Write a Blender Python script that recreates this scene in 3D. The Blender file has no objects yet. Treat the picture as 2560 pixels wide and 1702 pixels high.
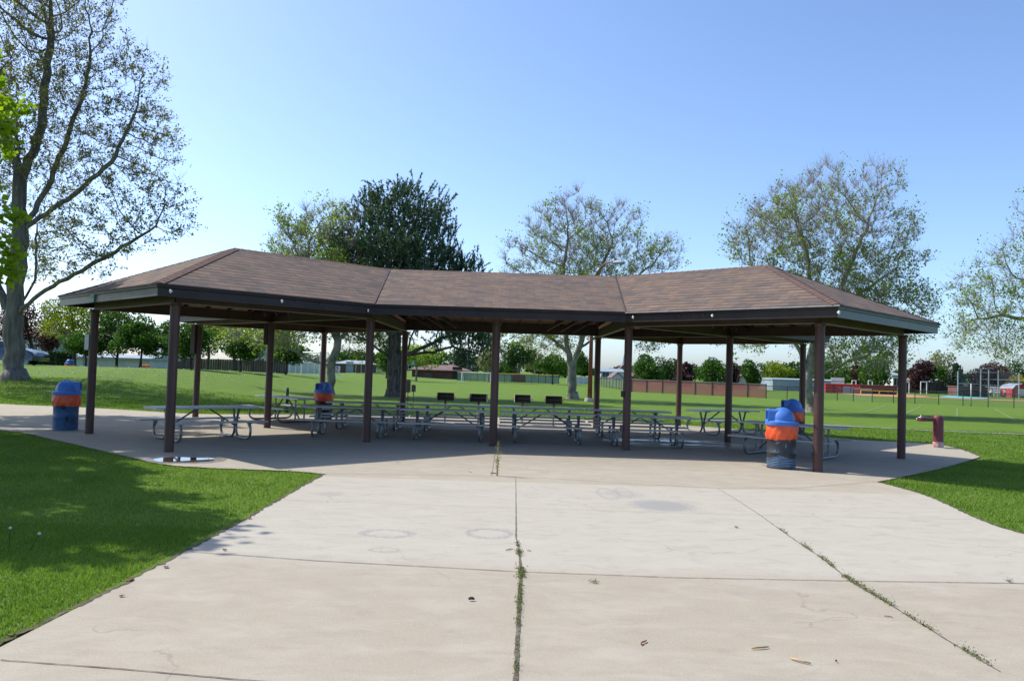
import bpy, bmesh, math, random
import numpy as np
from mathutils import Vector, Matrix
random.seed(7); rng = np.random.default_rng(7)
SC = bpy.context.scene; COL = SC.collection
R = math.radians; PI = math.pi

# ------------------------------------------------------------------ camera
W, H, F, PIT, ROLL, CH = 2560, 1702, 2011.6, 0.0362, 0.0313, 1.865
def ray(px, py):
    dx, dy = px-W/2, py-H/2
    cr, sr = math.cos(ROLL), math.sin(ROLL); c, s = math.cos(PIT), math.sin(PIT)
    a = dx*cr+dy*sr; b = -dx*sr+dy*cr
    return Vector((a, F*c+b*s, F*s-b*c))
def at(px, py, Y):                      # point seen at px,py at depth Y
    d = ray(px, py); k = Y/d.y
    return Vector((d.x*k, Y, CH+d.z*k))
def sm(t): t = np.clip(t, 0, 1); return t*t*(3-2*t)
def terrain(X, Y):
    X = np.asarray(X, float); Y = np.asarray(Y, float)
    h = 1.2*sm((Y-29-0.12*np.maximum(-X-19, 0))/18)*sm((-X-9)/14)*(1-.62*sm((Y-52)/50))
    k = sm((-X-27)/5)*sm((Y-54)/7)
    return h*(1-.6*k)
def G(px, py, z=0):
    d = ray(px, py); k = (z-CH)/d.z
    return Vector((d.x*k, d.y*k, z))
def Gt(px, py):                         # ray march to the terrain
    d = ray(px, py); d = d/d.y
    Y = 3.0
    while Y < 400:
        if CH+d.z*Y < float(terrain(d.x*Y, Y)): break
        Y += .1
    return Vector((d.x*Y, Y, float(terrain(d.x*Y, Y))))
def gz(X, Y): return float(terrain(X, Y))

cam = bpy.data.cameras.new('camera'); co = bpy.data.objects.new('camera', cam); COL.objects.link(co)
cam.sensor_width = 36; cam.lens = F/W*36; cam.clip_end = 3000; cam.clip_start = .1
c, s = math.cos(PIT), math.sin(PIT); cr, sr = math.cos(ROLL), math.sin(ROLL)
Xa, Ua, Fa = Vector((1, 0, 0)), Vector((0, -s, c)), Vector((0, c, s))
rt = Xa*cr+Ua*sr; up = -Xa*sr+Ua*cr
co.matrix_world = Matrix(((rt.x, up.x, -Fa.x, 0), (rt.y, up.y, -Fa.y, 0), (rt.z, up.z, -Fa.z, CH), (0, 0, 0, 1)))
SC.camera = co

# ------------------------------------------------------------------ light
SUN_DIR = Vector((-2.85, 1.20, 3.32)).normalized()       # towards the sun
el = math.asin(SUN_DIR.z); az = math.atan2(SUN_DIR.x, SUN_DIR.y)
wd = bpy.data.worlds.new('World'); SC.world = wd; wd.use_nodes = True
nt = wd.node_tree; nt.nodes.clear()
sky = nt.nodes.new('ShaderNodeTexSky'); sky.sky_type = 'NISHITA'; sky.sun_disc = False
sky.sun_elevation = el; sky.sun_rotation = az; sky.altitude = 0; sky.air_density = .75; sky.dust_density = 1.3; sky.ozone_density = 5
bg = nt.nodes.new('ShaderNodeBackground'); bg.inputs[1].default_value = .15
ow = nt.nodes.new('ShaderNodeOutputWorld')
nt.links.new(sky.outputs[0], bg.inputs[0]); nt.links.new(bg.outputs[0], ow.inputs[0])
sl = bpy.data.lights.new('sun', 'SUN'); sl.energy = 3.35; sl.angle = R(.55); sl.color = (1, .95, .87)
so = bpy.data.objects.new('sun', sl); COL.objects.link(so)
so.rotation_euler = (-SUN_DIR).to_track_quat('-Z', 'Y').to_euler(); so.location = (-30, 10, 40)
SC.view_settings.view_transform = 'Standard'; SC.view_settings.look = 'None'
SC.view_settings.exposure = .82; SC.view_settings.gamma = 1
SC.cycles.max_bounces = 6; SC.cycles.diffuse_bounces = 3; SC.cycles.transparent_max_bounces = 24

# ------------------------------------------------------------------ materials
class N:
    def __init__(s, name):
        s.m = bpy.data.materials.new(name); s.m.use_nodes = True; s.t = s.m.node_tree
        s.p = s.t.nodes['Principled BSDF']; s.out = s.t.nodes['Material Output']
    def n(s, typ, **kw):
        q = s.t.nodes.new('ShaderNode'+typ)
        for k, v in kw.items():
            if k.startswith('i_'):
                q.inputs[k[2:].replace('_', ' ')].default_value = v
            else: setattr(q, k, v)
        return q
    def l(s, a, b): s.t.links.new(a, b)
    def pos(s):
        return s.n('NewGeometry').outputs['Position']
    def obj(s): return s.n('TexCoord').outputs['Object']
    def noise(s, vec, scale, detail=4, rough=.55, dist=0):
        q = s.n('TexNoise'); q.inputs['Scale'].default_value = scale; q.inputs['Detail'].default_value = detail
        q.inputs['Roughness'].default_value = rough; q.inputs['Distortion'].default_value = dist
        s.l(vec, q.inputs['Vector']); return q.outputs['Fac']
    def ramp(s, fac, stops):
        q = s.n('ValToRGB'); e = q.color_ramp.elements
        while len(e) < len(stops): e.new(.5)
        for i, (p, col) in enumerate(stops):
            e[i].position = p; e[i].color = (*col, 1) if len(col) == 3 else col
        s.l(fac, q.inputs['Fac']); return q.outputs['Color']
    def mix(s, fac, a, b, mode='MIX'):
        q = s.n('Mix', data_type='RGBA', blend_type=mode)
        if isinstance(fac, (int, float)): q.inputs[0].default_value = fac
        else: s.l(fac, q.inputs[0])
        for i, v in ((6, a), (7, b)):
            if isinstance(v, tuple): q.inputs[i].default_value = (*v, 1) if len(v) == 3 else v
            else: s.l(v, q.inputs[i])
        return q.outputs[2]
    def math(s, op, a, b=0, c=None, clamp=False):
        q = s.n('Math', operation=op, use_clamp=clamp)
        for i, v in enumerate((a, b, c)):
            if v is None: continue
            if isinstance(v, (int, float)): q.inputs[i].default_value = v
            else: s.l(v, q.inputs[i])
        return q.outputs[0]
    def bump(s, h, strength=.3, dist=.01):
        q = s.n('Bump'); q.inputs['Strength'].default_value = strength; q.inputs['Distance'].default_value = dist
        s.l(h, q.inputs['Height']); s.l(q.outputs[0], s.p.inputs['Normal']); return q
    def mapping(s, vec, scale=(1, 1, 1), rot=(0, 0, 0), loc=(0, 0, 0)):
        q = s.n('Mapping'); q.inputs['Scale'].default_value = scale; q.inputs['Rotation'].default_value = rot; q.inputs['Location'].default_value = loc
        s.l(vec, q.inputs['Vector']); return q.outputs[0]
    def base(s, v):
        if isinstance(v, tuple): s.p.inputs['Base Color'].default_value = (*v, 1)
        else: s.l(v, s.p.inputs['Base Color'])
    def rough(s, v):
        if isinstance(v, (int, float)): s.p.inputs['Roughness'].default_value = v
        else: s.l(v, s.p.inputs['Roughness'])

def noisy(name, c1, c2, scale=3, rough=.7, bump=.15, bscale=None, metal=0, detail=5, lo=.35, hi=.65, stretch=(1, 1, 1), spec=.5):
    m = N(name); v = m.mapping(m.obj(), stretch)
    f = m.noise(v, scale, detail); m.base(m.ramp(f, [(lo, c1), (hi, c2)]))
    m.rough(rough); m.p.inputs['Metallic'].default_value = metal; m.p.inputs['Specular IOR Level'].default_value = spec
    if bump: m.bump(m.noise(v, bscale or scale*6, 4), bump)
    return m.m

def leafmat(name, ca, cb, trans=.35, cc=None):
    m = N(name); a = m.n('Attribute', attribute_name='rnd')
    st = [(0, ca), (1, cb)] if cc is None else [(0, ca), (.6, cb), (1, cc)]
    col = m.ramp(a.outputs['Fac'], st)
    m.l(col, m.p.inputs['Base Color']); m.rough(.62); m.p.inputs['Specular IOR Level'].default_value = .25
    tr = m.n('BsdfTranslucent'); mt = m.mix(1.0, col, (1.25, 1.35, .55), 'MULTIPLY'); m.l(mt, tr.inputs[0])
    mx = m.n('MixShader'); mx.inputs[0].default_value = trans
    m.l(m.p.outputs[0], mx.inputs[1]); m.l(tr.outputs[0], mx.inputs[2]); m.l(mx.outputs[0], m.out.inputs[0])
    return m.m

M = {}
# shingles: uv in metres along and up the slope
def shingle_mat():
    m = N('roof_shingles'); uv = m.n('UVMap'); uv.uv_map = 'UVMap'; v = uv.outputs[0]
    wob = m.noise(v, 1.2, 3)
    b = m.n('TexBrick'); b.offset = .5; b.squash = 1
    b.inputs['Scale'].default_value = 1; b.inputs['Brick Width'].default_value = .42; b.inputs['Row Height'].default_value = .21
    b.inputs['Mortar Size'].default_value = .006; b.inputs['Mortar Smooth'].default_value = .2; b.inputs['Bias'].default_value = -.1
    b.inputs['Color1'].default_value = (.0, .0, .0, 1); b.inputs['Color2'].default_value = (1, 1, 1, 1); b.inputs['Mortar'].default_value = (.5, .5, .5, 1)
    m.l(v, b.inputs['Vector'])
    col = m.ramp(b.outputs['Color'], [(0, (.080, .064, .064)), (.35, (.125, .086, .071)), (.7, (.160, .102, .078)), (1, (.112, .083, .076))])
    # second scale: tabs
    b2 = m.n('TexBrick'); b2.offset = .35; b2.inputs['Scale'].default_value = 1; b2.inputs['Brick Width'].default_value = .19; b2.inputs['Row Height'].default_value = .21
    b2.inputs['Mortar Size'].default_value = 0; b2.inputs['Color1'].default_value = (.78, .78, .8, 1); b2.inputs['Color2'].default_value = (1.22, 1.2, 1.18, 1)
    m.l(v, b2.inputs['Vector'])
    col = m.mix(1, col, b2.outputs['Color'], 'MULTIPLY')
    col = m.mix(m.math('MULTIPLY', b.outputs['Fac'], .75), col, (.035, .03, .032))
    gr = m.noise(v, 60, 2); col = m.mix(.35, col, m.ramp(gr, [(.3, (.06, .05, .05)), (.7, (.21, .155, .135))]))
    big = m.ramp(wob, [(.3, (1.08, 1.10, .98)), (.7, (1.30, 1.29, 1.12))]); col = m.mix(1, col, big, 'MULTIPLY')
    m.base(col); m.rough(.9); m.p.inputs['Specular IOR Level'].default_value = .2
    # saw-tooth course height
    sx = m.n('SeparateXYZ'); m.l(v, sx.inputs[0])
    saw = m.math('FRACT', m.math('DIVIDE', sx.outputs['Y'], .21)); saw = m.math('SUBTRACT', 1, saw)
    gap = m.noise(m.mapping(v, (1.6, 4.76, 1)), 1.0, 2, .6)
    band = m.math('MULTIPLY', m.math('GREATER_THAN', saw, .68), m.ramp(gap, [(.40, (.25, .25, .25)), (.52, (1, 1, 1))])); col = m.mix(m.math('MULTIPLY', band, .66), col, (.045, .040, .042)); m.base(col)
    h = m.math('ADD', m.math('MULTIPLY', saw, 1.0), m.math('MULTIPLY', gr, .25)); h = m.math('SUBTRACT', h, m.math('MULTIPLY', b.outputs['Fac'], .8))
    m.bump(h, .55, .02)
    return m.m
M['shingle'] = shingle_mat()
M['cap'] = noisy('ridge_cap_shingles', (.11, .072, .062), (.17, .10, .08), 8, .9, .4, 60, spec=.2)
M['fascia'] = noisy('dark_brown_fascia_paint', (.022, .017, .018), (.032, .025, .025), 2.5, .5, .05, 20, stretch=(1, 1, .3), spec=.3)
M['drip'] = noisy('pale_sunlit_drip_edge_metal', (.30, .27, .26), (.44, .40, .38), 4, .45, .0)
M['steel'] = noisy('red_brown_steel_paint', (.050, .021, .018), (.082, .034, .027), 3, .5, .06, 30, stretch=(1, 1, .35))
M['beam'] = noisy('dark_beam_paint', (.040, .020, .017), (.066, .033, .027), 2, .55, .05, 20)
M['deck'] = noisy('plywood_ceiling', (.36, .21, .12), (.50, .31, .19), 2.5, .75, .1, 20, stretch=(1, 1, 1))
M['edge'] = noisy('pale_lit_flange_edge', (.16, .15, .10), (.22, .20, .14), 3, .6, 0)  # light along the lower beam flanges, put into their colour
M['white'] = noisy('white_painted_plastic', (.70, .69, .66), (.80, .79, .77), 5, .45, .03)
M['greybox'] = noisy('brown_grey_metal_box', (.085, .06, .055), (.12, .085, .075), 4, .5, .05)
M['alu'] = noisy('weathered_aluminium', (.30, .30, .315), (.43, .43, .445), 5, .42, .06, 40, metal=.55, stretch=(.3, 3, 3))
M['galv'] = noisy('galvanised_pipe', (.13, .15, .16), (.24, .27, .28), 14, .42, .05, 60, metal=.7)
M['brace'] = noisy('dark_brace_steel', (.05, .055, .06), (.09, .095, .10), 8, .5, .05, metal=.4)
def lid_mat():
    m = N('blue_plastic_lid'); o = m.obj(); col = m.ramp(m.noise(o, 3, 5), [(.35, (.045, .16, .52)), (.65, (.070, .21, .62))])
    sc = m.noise(m.mapping(o, (6, 6, 30)), 3, 4, .7); col = m.mix(m.math('MULTIPLY', m.ramp(sc, [(.62, (0, 0, 0)), (.70, (1, 1, 1))]), .35), col, (.30, .36, .55))
    g = m.noise(o, 7, 6, .75); col = m.mix(m.math('MULTIPLY', m.ramp(g, [(.55, (0, 0, 0)), (.75, (1, 1, 1))]), .35), col, (.05, .075, .20))
    m.base(col); m.rough(m.ramp(g, [(.3, (.38, .38, .38)), (.7, (.6, .6, .6))])); m.bump(m.noise(o, 12, 5), .12, .01); return m.m
M['lid'] = lid_mat()
M['lid_in'] = noisy('dark_blue_lid_flap', (.008, .04, .33), (.012, .055, .42), 3, .45, 0)
M['bag'] = noisy('orange_plastic_liner', (.70, .075, .016), (.80, .11, .028), 6, .42, .35, 14)
def barrel_mat(name, base, patch, lo, hi, bands=None):
    m = N(name); o = m.obj(); v = m.mapping(o, (1, 1, .75))
    f = m.noise(v, 4.2, 7, .68, .6); col = m.ramp(f, [(lo, base), (hi, patch)])
    r = m.noise(o, 9, 6, .7); col = m.mix(m.ramp(r, [(.66, (0, 0, 0)), (.76, (1, 1, 1))]), col, (.14, .075, .05))
    if bands:
        sx = m.n('SeparateXYZ'); m.l(o, sx.inputs[0])
        g = m.math('SINE', m.math('MULTIPLY', sx.outputs['Z'], 2*PI/.032)); g = m.math('GREATER_THAN', m.math('ADD', g, m.math('MULTIPLY', m.noise(o, 5, 6, .7), 3.4)), 2.15)
        zz = m.math('LESS_THAN', sx.outputs['Z'], m.math('ADD', .08, m.math('MULTIPLY', m.noise(o, 3.2, 4), .30))); zz2 = m.math('GREATER_THAN', sx.outputs['Z'], .04)
        nn = m.math('MULTIPLY', m.math('MULTIPLY', g, zz), zz2); col = m.mix(nn, col, bands)
    m.base(col); m.rough(.5); m.bump(m.noise(o, 25, 4), .2); return m.m
M['drum_black'] = barrel_mat('peeling_black_drum_paint', (.028, .032, .04), (.16, .29, .50), .60, .68, (.13, .26, .44))
M['drum_blue'] = barrel_mat('peeling_blue_drum_paint', (.018, .085, .20), (.012, .014, .02), .56, .62)
M['maroon'] = noisy('maroon_textured_paint', (.115, .018, .028), (.165, .032, .042), 10, .55, .25, 60)
M['scuff'] = noisy('pale_scuffed_paint', (.30, .10, .11), (.56, .48, .46), 9, .7, .1)
M['chrome'] = noisy('brushed_steel_bowl', (.5, .5, .5), (.62, .62, .62), 8, .25, .02, metal=1)
M['grill'] = noisy('blackened_steel', (.012, .011, .011), (.028, .024, .022), 10, .6, .2, 40)
M['grill_side'] = noisy('sunlit_grey_steel', (.30, .26, .24), (.45, .40, .36), 12, .55, .1)  # side panels and post pale as if lit; the light is in the colour
M['rust'] = noisy('rusted_steel', (.16, .06, .035), (.30, .14, .09), 14, .8, .3)
M['bark_ash'] = noisy('grey_ridged_bark', (.10, .092, .080), (.20, .185, .16), 2.2, .9, .9, 14, stretch=(3, 3, .55), spec=.15)
M['bark_pine'] = noisy('dark_plated_bark', (.05, .043, .038), (.17, .145, .125), 3.5, .92, .9, 9, stretch=(2.2, 2.2, .8), spec=.15)
M['bark_syc'] = noisy('mottled_pale_bark', (.13, .12, .095), (.34, .315, .26), 2.8, .85, .3, 14, stretch=(1, 1, .7), spec=.2)
M['bark_sm'] = noisy('brown_young_bark', (.05, .042, .033), (.10, .085, .068), 6, .9, .4, 20, spec=.15)
M['lf_ash'] = leafmat('ash_bud_leaves', (.12, .125, .04), (.22, .215, .07), .55, (.30, .25, .09))
M['lf_maple'] = leafmat('bright_spring_maple_leaves', (.17, .27, .012), (.30, .42, .02), .5)
M['lf_pine'] = leafmat('pine_needles', (.050, .088, .052), (.090, .145, .082), .18, (.12, .175, .105))
M['lf_syc'] = leafmat('young_sycamore_leaves', (.13, .20, .028), (.25, .34, .055), .55)
M['lf_green'] = leafmat('mid_green_leaves', (.022, .070, .010), (.075, .165, .018), .33)
M['lf_dark'] = leafmat('dark_green_leaves', (.018, .055, .012), (.050, .115, .020), .3)
M['lf_lime'] = leafmat('yellow_green_leaves', (.105, .165, .012), (.24, .28, .02), .45)
M['lf_purple'] = leafmat('purple_plum_leaves', (.030, .012, .016), (.085, .026, .034), .25)
M['lf_pale'] = leafmat('pale_new_leaves', (.13, .15, .06), (.21, .22, .10), .35)
M['lf_yellow'] = leafmat('golden_shrub_leaves', (.26, .20, .02), (.38, .30, .04), .4)
M['lf_spruce'] = leafmat('spruce_needles', (.022, .042, .026), (.05, .085, .05), .1)
M['weed'] = leafmat('weed_leaves', (.085, .115, .035), (.19, .20, .085), .35)
M['blade'] = leafmat('grass_blades', (.094, .172, .024), (.172, .270, .045), .42, (.265, .330, .10))
M['clover'] = noisy('white_clover_flower', (.60, .60, .54), (.78, .78, .70), 5, .8, 0)
M['brick'] = noisy('red_brown_brick', (.11, .045, .04), (.16, .07, .06), 1, .85, .1)
M['redroof'] = noisy('brown_hip_roof', (.13, .075, .07), (.19, .11, .10), 1, .85, .1)
M['wood'] = noisy('weathered_board_fence', (.055, .042, .036), (.10, .078, .066), 1.5, .85, .2, 8, stretch=(6, 6, .5))
M['stucco'] = noisy('cream_siding', (.48, .46, .42), (.56, .54, .50), 1, .8, .05)
M['whitewall'] = noisy('white_painted_panels', (.40, .43, .46), (.52, .55, .58), .8, .7, .05)
M['glass'] = noisy('dark_window_glass', (.03, .04, .05), (.05, .06, .075), 1, .1, 0)
M['bluegrey'] = noisy('blue_grey_siding', (.22, .27, .31), (.29, .34, .38), .6, .6, .05)
M['red'] = noisy('red_painted_panel', (.33, .028, .030), (.43, .045, .045), .8, .6, .05)
M['yellow'] = noisy('yellow_rail', (.62, .42, .03), (.72, .50, .05), 1, .5, 0)
M['blkpipe'] = noisy('dark_fence_pipe', (.03, .035, .038), (.05, .055, .06), 1, .5, 0)
M['greypipe'] = noisy('galvanised_fence_pipe', (.32, .35, .36), (.42, .45, .46), 1, .45, 0, metal=.3)
M['polered'] = noisy('red_brown_pole_paint', (.20, .055, .035), (.27, .085, .055), 2, .55, .05)
M['conc2'] = noisy('rough_concrete', (.36, .34, .31), (.46, .44, .40), 4, .85, .2)
M['carpaint'] = noisy('dark_blue_car_paint', (.012, .020, .042), (.014, .023, .048), 1, .18, 0); M['carpaint'].node_tree.nodes['Principled BSDF'].inputs['Coat Weight'].default_value = 1
M['tyre'] = noisy('black_rubber', (.015, .015, .015), (.022, .022, .022), 5, .8, .1)
M['skin'] = noisy('skin', (.42, .25, .18), (.46, .28, .20), 2, .6, 0)
M['shirt'] = noisy('white_shirt_cloth', (.72, .72, .74), (.78, .78, .80), 3, .8, 0)
M['jeans'] = noisy('dark_trouser_cloth', (.03, .035, .06), (.05, .055, .09), 3, .8, 0)
M['orange'] = noisy('orange_barrel_plastic', (.80, .20, .04), (.85, .26, .06), 2, .5, 0)
M['tarp'] = noisy('turquoise_tarp', (.12, .42, .36), (.16, .50, .43), 1, .6, .1)
M['bluecan'] = noisy('blue_canopy_cloth', (.03, .22, .62), (.05, .28, .70), 1, .6, 0)
M['greenpost'] = noisy('dark_green_paint', (.012, .055, .040), (.02, .075, .055), 4, .45, .03)
M['dryleaf'] = noisy('dry_brown_leaf', (.16, .065, .03), (.28, .13, .06), 12, .8, .3)
M['twig'] = noisy('tan_twig', (.35, .24, .10), (.48, .34, .16), 12, .8, .2)
M['soil'] = noisy('dark_edge_soil', (.035, .028, .018), (.11, .085, .05), 9, .95, .5, 30)
M['joint'] = noisy('dirt_filled_joint', (.075, .060, .048), (.17, .14, .11), 16, .95, .3, 50)
M['flower'] = noisy('seed_head', (.55, .52, .42), (.65, .62, .52), 8, .9, 0)

def screen_mat(name, col, cover, c2=None):
    m = N(name)
    if c2:
        f = m.noise(m.mapping(m.obj(), (.35, .35, 1.4)), 1.3, 4); m.base(m.ramp(f, [(.4, col), (.62, c2)]))
    else: m.base(col)
    m.rough(.7); tr = m.n('BsdfTransparent'); mx = m.n('MixShader'); mx.inputs[0].default_value = cover
    m.l(tr.outputs[0], mx.inputs[1]); m.l(m.p.outputs[0], mx.inputs[2]); m.l(mx.outputs[0], m.out.inputs[0]); return m.m
M['chain'] = screen_mat('chain_link_mesh', (.10, .12, .125), .22)
M['chaind'] = screen_mat('dark_chain_link_mesh', (.05, .065, .07), .5)
M['redscreen'] = screen_mat('red_windscreen_fabric', (.31, .080, .085), .90, (.24, .115, .085))
M['bluescreen'] = screen_mat('blue_grey_windscreen_fabric', (.16, .25, .29), .85)
M['net'] = screen_mat('white_goal_net', (.75, .78, .76), .20)

# ground grass
def grass_mat():
    m = N('lawn'); p = m.pos(); s2 = m.mapping(p, (1, 1, 0))
    a = m.noise(s2, 9, 6, .7); b = m.noise(s2, .22, 4, .6); cc = m.noise(m.mapping(p, (1, .35, 0)), 1.6, 5, .65)
    col = m.ramp(a, [(.28, (.064, .124, .010)), (.5, (.102, .176, .016)), (.74, (.152, .228, .030))])
    col = m.mix(1, col, m.ramp(cc, [(.3, (.80, .86, .8)), (.7, (1.15, 1.1, 1.1))]), 'MULTIPLY')
    col = m.mix(m.math('MULTIPLY', m.ramp(b, [(.45, (0, 0, 0)), (.72, (1, 1, 1))]), .35), col, (.125, .192, .024))
    # worn yellowish patches under the pine and the tall tree
    for (x, y, r1, r2) in WORN:
        sx = m.n('SeparateXYZ'); m.l(p, sx.inputs[0])
        dx = m.math('DIVIDE', m.math('SUBTRACT', sx.outputs[0], x), r1); dy = m.math('DIVIDE', m.math('SUBTRACT', sx.outputs[1], y), r2)
        d = m.math('ADD', m.math('MULTIPLY', dx, dx), m.math('MULTIPLY', dy, dy)); d = m.math('ADD', d, m.math('MULTIPLY', cc, 1.2))
        k = m.math('SUBTRACT', 1.5, d, clamp=True); col = m.mix(m.math('MULTIPLY', k, .75), col, (.20, .19, .07))
    m.base(col); m.rough(.85); m.p.inputs['Specular IOR Level'].default_value = .15
    m.bump(m.math('ADD', m.noise(s2, 26, 3), m.math('MULTIPLY', m.noise(s2, 90, 2), .5)), .8, .03)
    return m.m
pine_base = G(985, 992); ash_base = Gt(36, 948)
WORN = [(pine_base.x-.5, pine_base.y-1.5, 5.5, 2.2), (ash_base.x+2.2, ash_base.y-1.5, 3.4, 1.6), (pine_base.x-4, pine_base.y-5, 3, .8)]
M['lawn'] = grass_mat()

def concrete_mat():
    m = N('concrete_slabs'); p = m.pos(); q = m.mapping(p, (1, 1, 0))
    sx = m.n('SeparateXYZ'); m.l(p, sx.inputs[0]); X, Y = sx.outputs[0], sx.outputs[1]
    big = m.noise(q, .55, 5, .6, .4); mid = m.noise(m.mapping(p, (1, 2.4, 0)), 2.2, 5, .65, .5); fine = m.noise(q, 45, 3, .6); speck = m.noise(q, 160, 2, .5)
    col = m.ramp(big, [(.28, (.430, .375, .305)), (.5, (.475, .430, .370)), (.75, (.515, .485, .435))])
    col = m.mix(.55, col, m.ramp(mid, [(.3, (.45, .38, .30)), (.5, (.485, .445, .385)), (.72, (.525, .50, .455))]))
    # warm rusty stains
    st = m.noise(m.mapping(p, (1, 1.7, 0), loc=(3, 7, 0)), .9, 5, .7, .8)
    col = m.mix(m.math('MULTIPLY', m.ramp(st, [(.56, (0, 0, 0)), (.72, (1, 1, 1))]), .45), col, (.43, .31, .21))
    # slabs between the cross joints differ: near slabs browner, middle slab whiter
    near = m.math('LESS_THAN', Y, 7.4); col = m.mix(m.math('MULTIPLY', near, .5), col, (.425, .380, .320))
    midb = m.math('MULTIPLY', m.math('GREATER_THAN', Y, 7.42), m.math('LESS_THAN', Y, 13.35)); col = m.mix(m.math('MULTIPLY', midb, .62), col, (.66, .66, .655))
    # exposed aggregate just behind the cross joint
    agg = m.math('MULTIPLY', m.math('GREATER_THAN', Y, 7.42), m.math('SUBTRACT', 1, m.math('MULTIPLY', m.math('SUBTRACT', Y, 7.42), 2.0), clamp=True))
    col = m.mix(m.math('MULTIPLY', agg, .6), col, m.ramp(speck, [(.35, (.30, .25, .21)), (.6, (.55, .47, .38))]))
    col = m.mix(.22, col, m.ramp(fine, [(.3, (.35, .31, .26)), (.7, (.56, .525, .475))]))
    col = m.mix(m.math('MULTIPLY', m.ramp(speck, [(.60, (0, 0, 0)), (.70, (1, 1, 1))]), .55), col, (.30, .25, .20))
    gr2 = m.noise(q, 75, 4, .7); col = m.mix(.30, col, m.ramp(gr2, [(.32, (.30, .265, .225)), (.5, (.50, .465, .41)), (.68, (.68, .65, .60))]))
    pt = m.noise(m.mapping(p, (.9, 1.7, 0), loc=(9, 2, 0)), 1.5, 7, .68, .35)
    col = m.mix(m.math('MULTIPLY', m.ramp(pt, [(.46, (0, 0, 0)), (.68, (1, 1, 1))]), .30), col, (.64, .62, .59))
    pg = m.noise(m.mapping(p, (1.1, 2.0, 0), loc=(4, 8, 0)), 2.4, 6, .7, .7)
    col = m.mix(m.math('MULTIPLY', m.ramp(pg, [(.50, (0, 0, 0)), (.72, (1, 1, 1))]), .40), col, (.34, .315, .285))
    vor = m.n('TexVoronoi', feature='DISTANCE_TO_EDGE'); vor.inputs['Scale'].default_value = .42; wv = m.n('VectorMath', operation='ADD'); nz = m.n('TexNoise'); nz.inputs['Scale'].default_value = 2.2; nz.inputs['Detail'].default_value = 6; m.l(q, nz.inputs['Vector']); m.l(q, wv.inputs[0]); sc_ = m.n('VectorMath', operation='SCALE'); sc_.inputs['Scale'].default_value = .5; m.l(nz.outputs['Color'], sc_.inputs[0]); m.l(sc_.outputs[0], wv.inputs[1]); m.l(wv.outputs[0], vor.inputs['Vector'])
    hair = m.math('MULTIPLY', m.math('LESS_THAN', vor.outputs['Distance'], .0035), m.ramp(m.noise(q, .5, 2), [(.55, (0, 0, 0)), (.6, (1, 1, 1))])); col = m.mix(m.math('MULTIPLY', hair, .35), col, (.25, .22, .19))
    # grey rubbed marks with shapes of their own
    for (px, py, wx, wy, ring, k) in ((968, 1336, 72, 11, 1, .8), (1224, 1336, 62, 14, 1, .8), (962, 1377, 42, 7, 1, .65), (1655, 1266, 85, 16, 0, .85), (1520, 1236, 28, 16, 1, .5), (1560, 1232, 20, 14, 1, .4), (1560, 1237, 55, 12, 0, .35), (825, 1237, 40, 6, 0, .4), (1090, 1228, 90, 8, 0, .2), (1848, 1486, 22, 5, 0, .35), (1480, 1315, 20, 3, 0, .25)):
        a = G(px, py); b = G(px+wx, py); cc = G(px, py+wy); rx = abs(b.x-a.x); ry = abs(cc.y-a.y)
        dx = m.math('DIVIDE', m.math('SUBTRACT', X, a.x), rx); dy = m.math('DIVIDE', m.math('SUBTRACT', Y, a.y), ry)
        d = m.math('SQRT', m.math('ADD', m.math('MULTIPLY', dx, dx), m.math('MULTIPLY', dy, dy)))
        d = m.math('ADD', d, m.math('MULTIPLY', m.math('SUBTRACT', m.noise(m.mapping(p, (1, .35, 0)), 22, 5, .8), .5), 1.3))
        if ring: k = min(1, k*1.15); kk = m.math('SUBTRACT', 1, m.math('MULTIPLY', m.math('ABSOLUTE', m.math('SUBTRACT', d, .85)), 4.6), clamp=True)
        else: kk = m.math('MULTIPLY', m.math('SUBTRACT', 1.1, d, clamp=True), 2, clamp=True)
        col = m.mix(m.math('MULTIPLY', kk, k), col, (.36, .365, .39))
    # damp shine under the roof on the right
    wet = m.noise(m.mapping(p, (1, 2.2, 0), loc=(1, 2, 0)), .8, 4, .6, .5)
    a = G(1660, 1110); dx = m.math('DIVIDE', m.math('SUBTRACT', X, a.x), 4.2); dy = m.math('DIVIDE', m.math('SUBTRACT', Y, a.y+.6), 2.4)
    d = m.math('ADD', m.math('MULTIPLY', dx, dx), m.math('MULTIPLY', dy, dy)); wf = m.math('MULTIPLY', m.math('SUBTRACT', 1, d, clamp=True), m.ramp(wet, [(.42, (0, 0, 0)), (.55, (1, 1, 1))]))
    col = m.mix(m.math('MULTIPLY', wf, .6), col, (.25, .24, .225))
    # floor tone greyer and darker in an ellipse under the roof
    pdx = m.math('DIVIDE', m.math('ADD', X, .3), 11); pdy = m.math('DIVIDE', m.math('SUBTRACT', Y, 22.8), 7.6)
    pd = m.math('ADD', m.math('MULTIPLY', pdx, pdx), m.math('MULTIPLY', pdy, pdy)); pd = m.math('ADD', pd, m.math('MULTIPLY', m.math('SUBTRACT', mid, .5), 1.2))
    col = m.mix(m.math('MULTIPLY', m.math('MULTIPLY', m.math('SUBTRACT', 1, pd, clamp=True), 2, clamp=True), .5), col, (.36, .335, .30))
    col = m.mix(1, col, (.720, .692, .612), 'MULTIPLY')
    m.base(col)
    m.rough(m.math('SUBTRACT', .88, m.math('MULTIPLY', wf, .66)))
    m.p.inputs['Specular IOR Level'].default_value = .3
    m.bump(m.math('ADD', m.math('MULTIPLY', fine, .6), m.math('ADD', m.math('MULTIPLY', speck, m.math('ADD', .3, m.math('MULTIPLY', agg, 2))), m.math('MULTIPLY', mid, .8))), .35, .004)
    return m.m
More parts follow.
